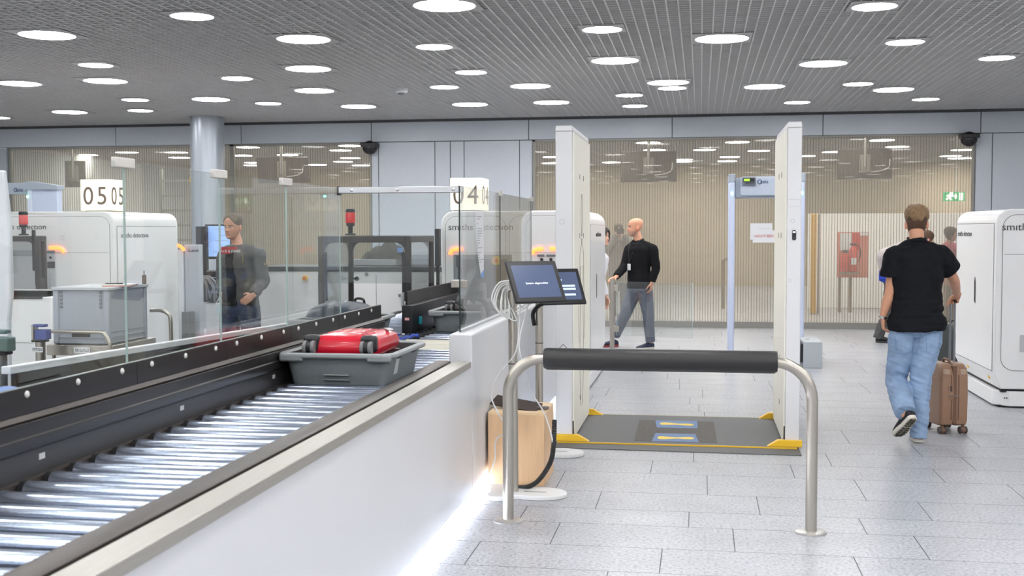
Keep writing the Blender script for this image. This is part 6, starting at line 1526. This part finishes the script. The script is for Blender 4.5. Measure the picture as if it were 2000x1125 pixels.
# ------------------------------------------------------------------ C: man with hands in his pockets
YC = 11.0; Cc = lambda px, py, y=YC: P(px, py, Y=y)
tC = thing('person', 'man in dark grey jacket and jeans standing with both hands in his pockets', 'person', (Cc(472, 600).x, YC, 0))
fC = V((-.10, -1, 0)).normalized(); sC = Z3.cross(fC)
J = dict(pelvis=Cc(470, 596), neck=Cc(464, 479), Sh=sC, Ss=sC, bulk=1.05)
J['head'] = Head(Cc(457, 466), V((-.22, -.97, -.02)), V((-.02, -.1, 1)), k=1.04)
J['shR'], J['shL'] = Cc(438, 499, YC + .06), Cc(505, 497, YC - .06)
J['elR'], J['wrR'] = Cc(433, 548, YC + .12), Cc(433, 576, YC - .06)
J['elL'], J['wrL'] = Cc(514, 548, YC - .02), Cc(494, 577, YC - .20)
J['handR'] = ((V((.25, .0, -1)), V((.4, .8, .1)), 1), dict(curl=(10, 12, 10)))
J['handL'] = ((V((-.75, .0, -.5)), V((-.1, .9, 0)), -1), dict(curl=(10, 12, 10)))
J['hpR'], J['hpL'] = Cc(452, 606, YC + .03), Cc(487, 606, YC - .03)
zz = lambda v, z: V((v.x, v.y, z))
J['knR'], J['anR'] = zz(J['hpR'] + V((-.03, -.03, 0)), .5), zz(J['hpR'] + V((-.05, .02, 0)), .1)
J['knL'], J['anL'] = zz(J['hpL'] + V((.04, -.04, 0)), .5), zz(J['hpL'] + V((.06, .0, 0)), .1)
make_body(tC, J, skin_tint(J['head'], (208, 158, 134), .15, (150, 120, 108)))
hd = J['head']
eyes(tC, hd, M('brow_brown', (110, 90, 74), .7))
hd.hair(hairfn(.206, .125, .07), lambda a, z: .003 + .008 * max(0, min(1, (z - .15) / .07)), .004, 120).build('hair', M('hair_greybrown', (104, 92, 82), .7, var=.2, vscale=120, bump=.4, bscale=250), tC)
top_garment('jacket', tC, J, M('grey_softshell', (78, 76, 76), .75, var=.08, vscale=25, bump=.2, bscale=120), .022, 1.0, .0, wr=wrinkle(.011, 8, 14, 5), sl_r=(.070, .063, .056, .05), hem_w=(.195, .135), neck_trim=.03)
# black t-shirt showing in the open front
mb = MB(); pts, r, sd = torso_pts(J, .0)
pts = [J['pelvis'] - V((0, 0, .0))] + pts[3:]; rr_ = [(.105, .152), (.10, .152), (.092, .166), (.090, .168), (.08, .125), (.05, .062)]
pts = [p - sC * .02 for p in pts]
mb.tube(pts, rr_, 24, sides=[sC] * len(pts), sm=4)
fuse('t_shirt', mb, tshirt, tC, .008, 3, wr=wrinkle(.004, 8, 8))
trousers(tC, J, denimd, (1.08, (.108, .09, .082, .078), (.108, .09, .082, .078)), .03, wr=wrinkle(.007, 9, 22, 2))
lz = Cc(452, 491, YC - .2).z
lc = J['neck'] + fC * .160 + sC * .01; lc.z = lz
letter('JACK & JONES', .034, lc + fC * .012, sC, Z3, M('print_white', (225, 220, 220), .7), tC, 1.05, name='shirt_print', depth=.003)
MB().ob(lc - sC * .055 + fC * .0095, (.11, .003, .052), Matrix((sC, fC, Z3)).transposed()).build('shirt_print_block', M('print_red', (176, 44, 52), .8), tC, smooth=0)
MB().ob(lc - sC * .01 + fC * .0085 + V((0, 0, .03)), (.17, .003, .028), Matrix((sC, fC, Z3)).transposed()).build('shirt_print_block', M('print_red', (176, 44, 52), .8), tC, smooth=0)
zp = J['neck'] + sC * .13 + fC * .142
MB().tube([V((zp.x, zp.y, Cc(480, 493).z)), V((zp.x, zp.y, Cc(480, 512).z))], .004, 8).build('zip', M('zip_brass', (160, 130, 80), .4, .6), tC)
pt_ = J['shL'].lerp(J['elL'], .28) + sC * .053 - fC * .0
MB().cyl(pt_ - sC * .004, pt_ + sC * .010, .032, n=20).build('sleeve_patch', M('patch_tan', (200, 160, 120), .7), tC)
tg = J['wrR'] + V((.0, -.08, -.02))
ky = MB().tube([tg + V((.02, 0, .02)), tg + V((.0, -.01, -.03)), tg + V((-.02, -.01, -.06)), tg + V((.01, -.01, -.07)), tg + V((.02, -.01, -.02))], .006, 8, sm=4).build('key_strap', white, tC)
MB().ob(tg + V((0, -.01, -.12)), (.05, .006, .08), Matrix.Rotation(.3, 3, 'Y')).build('key_tag', M('tag_pale', (190, 205, 216), .5), ky, bev=.003)
for q in 'LR': shoe(tC, V((J['an' + q].x + .02, J['an' + q].y + .06, 0)), fC, Z3, (shoeb, soled, treadm))
# ------------------------------------------------------------------ D: man bending behind the first one
YD = 17.1; D_ = lambda px, py, y=YD: P(px, py, Y=y)
tD = thing('person', 'man in grey sweater with a blue glove, mostly hidden behind the man with the suitcase', 'person', (D_(1745, 600).x, YD, 0))
fD = V((.93, .2, 0)).normalized(); sD = Z3.cross(fD)
J = dict(pelvis=D_(1745, 548), neck=D_(1788, 478), Sh=sD, Ss=sD, curve=V((-.05, 0, .03)))
J['head'] = Head(D_(1806, 482), V((.9, .3, -.25)), V((.2, 0, 1)), k=1.0)
J['shR'], J['shL'] = D_(1766, 482, YD - .17), D_(1772, 480, YD + .17)
J['elR'], J['wrR'] = D_(1725, 497, YD - .26), D_(1723, 531, YD - .20)
J['elL'], J['wrL'] = D_(1790, 525, YD + .2), D_(1812, 545, YD + .1)
J['handR'] = ((V((.05, 0, -1)), V((.2, 1, 0)), 1), {}); J['handL'] = ((V((.8, 0, -.6)), V((0, -.3, -1)), 1), {})
J['hpR'], J['hpL'] = D_(1742, 562, YD - .09), D_(1748, 562, YD + .09)
J['knR'], J['anR'] = D_(1733, 612, YD - .12), D_(1716, 656, YD - .05)
J['knL'], J['anL'] = D_(1758, 612, YD + .1), D_(1766, 655, YD + .15)
make_body(tD, J, skin_tint(J['head'], (214, 165, 140), .7, (80, 62, 50)), voxel=.007)
J['head'].hair(hairfn(.185, .09, .05), lambda a, z: .008, .004, 90).build('hair', hair_dk, tD)
top_garment('sweater', tD, J, M('grey_knit', (176, 166, 162), .9, var=.06, vscale=30, bump=.3, bscale=150), .03, 1.0, .02, voxel=.009, wr=wrinkle(.009, 8, 12, 8), sl_r=(.085, .08, .07, .05))
trousers(tD, J, M('grey_work_trouser', (82, 80, 80), .85, var=.1, vscale=14), (1.0, (.1, .078, .074, .07), (.1, .078, .074, .07)), .06, voxel=.009, wr=wrinkle(.009, 9, 18, 1))
mb = MB(); h = J['handR']; hand(mb, J['wrR'] - V((0, 0, .01)), *h[0], **h[1], k=1.15); mb.tube([J['wrR'] + V((0, 0, .05)), J['wrR'] - V((0, 0, .02))], [.042, .036], 14)
fuse('glove', mb, M('blue_glove', (34, 66, 176), .5), tD, .0055, 2, wr=lambda p: .004)
shoe(tD, V((J['anR'].x - .04, J['anR'].y, 0)), V((.8, -.35, 0)), Z3, (shoeb, M('sole_dark', (44, 42, 40), .6), treadm)); shoe(tD, V((J['anL'].x - .04, J['anL'].y, 0)), fD, Z3, (shoeb, M('sole_dark', (44, 42, 40), .6), treadm))
# ------------------------------------------------------------------ E, F, G: figures further back
p = P(1856, 470, Y=20.3)
tE = thing('person', 'person with dark hair in a pink top behind the ribbed glass beside the white machine', 'person', (p.x, 20.3, 0))
J, Rz = stand_joints(p.x, 20.3, 1.63, .9); make_body(tE, J, skin_tint(J['head'], (214, 165, 140)), voxel=.008)
J['head'].hair(hairfn(.18, .07, .03), lambda a, z: .03, .006, 40).build('hair', M('hair_darkbrown', (70, 54, 42), .7, var=.2, vscale=60), tE)
top_garment('blouse', tE, J, M('pink_cloth', (214, 96, 120), .8), .022, 1.0, .06, voxel=.01)
trousers(tE, J, M('pale_trouser', (170, 160, 150), .8), (1, (.09, .07, .06, .055), (.09, .07, .06, .055)), voxel=.01)
for q in 'LR': shoe(tE, V((J['an' + q].x, J['an' + q].y + .05, 0)), Rz @ V((0, -1, 0)), Z3, (shoeb, soled, treadm))
p = P(1208, 470, Y=21.6)  # F is a modelled figure in place of a reflection in the glass
tF = thing('person', 'person in grey coat holding a camera up, put in for a reflection in the glass', 'person', (p.x, 21.6, 0))
J, Rz = stand_joints(p.x, 21.6, 1.72, .25)
hdF = J['head']
for q, k in (('L', 1), ('R', -1)):
    J['el' + q] = V((p.x, 21.6, 0)) + Rz @ V((k * .27, -.16, 1.24)); J['wr' + q] = hdF.w(k * .075, .15, .055)
    J['hand' + q] = ((-hdF.S * k * .5 + hdF.U * .6 + hdF.F * .3, -hdF.S * k, -k), dict(curl=(50, 50, 30)))
make_body(tF, J, skin_tint(J['head'], (214, 170, 150)), voxel=.008)
hdF.hair(hairfn(.185, .09, .05), lambda a, z: .012, .004, 70).build('hair', M('hair_darkbrown', (70, 54, 42), .7, var=.2, vscale=60), tF)
top_garment('coat', tF, J, M('grey_coat', (140, 138, 136), .85, var=.06, vscale=20), .035, 1.0, .30, voxel=.01, wr=wrinkle(.008, 7, 9), sl_r=(.09, .085, .075, .06))
trousers(tF, J, M('slate_trouser', (96, 102, 116), .8), (1, (.095, .075, .068, .064), (.095, .075, .068, .064)), voxel=.01)
for q in 'LR': shoe(tF, V((J['an' + q].x, J['an' + q].y + .06, 0)), Rz @ V((0, -1, 0)), Z3, (shoeb, soled, treadm))
RF = Matrix((hdF.S, hdF.F, hdF.U)).transposed()
tc_ = thing('camera', 'black photo camera held up by the grey figure put in for a reflection', 'camera', hdF.w(0, .17, .1))
MB().ob((0, 0, 0), (.14, .07, .09), RF).build('camera_body', blackp, tc_, bev=.01, local=True); MB().cyl(hdF.F * .03, hdF.F * .13, .036, .04, 20).build('lens', blackp, tc_, local=True); MB().ob(hdF.U * .055, (.05, .05, .03), RF).build('viewfinder', blackp, tc_, bev=.006, local=True)
p = P(1157, 470, Y=13.62)
tG = thing('person', 'person with dark hair in a white top half hidden behind the 04 lane machine', 'person', (p.x, 13.62, 0))
J, Rz = stand_joints(p.x, 13.62, 1.64, 1.1); J['head'].O += V((.10, 0, 0)); J['neck'] += V((.06, 0, 0)); make_body(tG, J, skin_tint(J['head'], (216, 168, 144)), voxel=.007)
eyes(tG, J['head'], M('brow_dark', (70, 60, 52), .7))
J['head'].hair(hairfn(.175, .04, .0), lambda a, z: .022, .006, 50).build('hair', M('hair_nearblack', (44, 32, 28), .6, var=.2, vscale=60), tG)
MB().tube([J['head'].w(0, -.08, .12), J['head'].w(0, -.11, .06), J['head'].w(0, -.10, -.02), J['head'].w(0, -.085, -.10)], [.05, .055, .045, .03], 14, sm=4).build('hair_tail', M('hair_nearblack', (44, 32, 28), .6, var=.2, vscale=60), tG)
top_garment('blouse', tG, J, M('white_cloth', (222, 222, 224), .8), .02, 1.0, .06, voxel=.009, wr=wrinkle(.006, 8, 9))
trousers(tG, J, M('black_trouser', (34, 34, 38), .8), (1, (.09, .07, .06, .055), (.09, .07, .06, .055)), voxel=.01)
for q in 'LR': shoe(tG, V((J['an' + q].x, J['an' + q].y + .05, 0)), Rz @ V((0, -1, 0)), Z3, (shoeb, soled, treadm))
# ================================================================== CAMERA AND VIEW
cam = bpy.data.cameras.new('camera'); co = bpy.data.objects.new('camera', cam); C.objects.link(co)
cam.sensor_fit = 'HORIZONTAL'; cam.sensor_width = 36.0; cam.lens = F * 36.0 / 2000.0
cam.clip_start = .05; cam.clip_end = 200
R = Matrix((( _x.x, _x.y, -_x.z), (_y.x, _y.y, -_y.z), (_z.x, _z.y, -_z.z)))   # columns: camera right, up, back in the world
co.matrix_world = Matrix.Translation((0, 0, CAMZ)) @ R.to_4x4()
cam.dof.use_dof = True; cam.dof.focus_distance = 8.6; cam.dof.aperture_fstop = 5.0
sc = bpy.context.scene; sc.camera = co
w = bpy.data.worlds.new('hall_air'); sc.world = w; w.use_nodes = True
w.node_tree.nodes['Background'].inputs[0].default_value = (.9, .95, 1, 1); w.node_tree.nodes['Background'].inputs[1].default_value = .3
sc.view_settings.view_transform = 'Standard'; sc.view_settings.look = 'None'; sc.view_settings.gamma = 1.0; sc.view_settings.exposure = 1.56
sc.view_settings.use_curve_mapping = False
sc.cycles.max_bounces = 10; sc.cycles.diffuse_bounces = 4; sc.cycles.glossy_bounces = 4; sc.cycles.transparent_max_bounces = 24; sc.cycles.transmission_bounces = 6
sc.cycles.caustics_reflective = False; sc.cycles.caustics_refractive = False
sc.cycles.use_denoising = True; sc.cycles.sample_clamp_indirect = 8.0
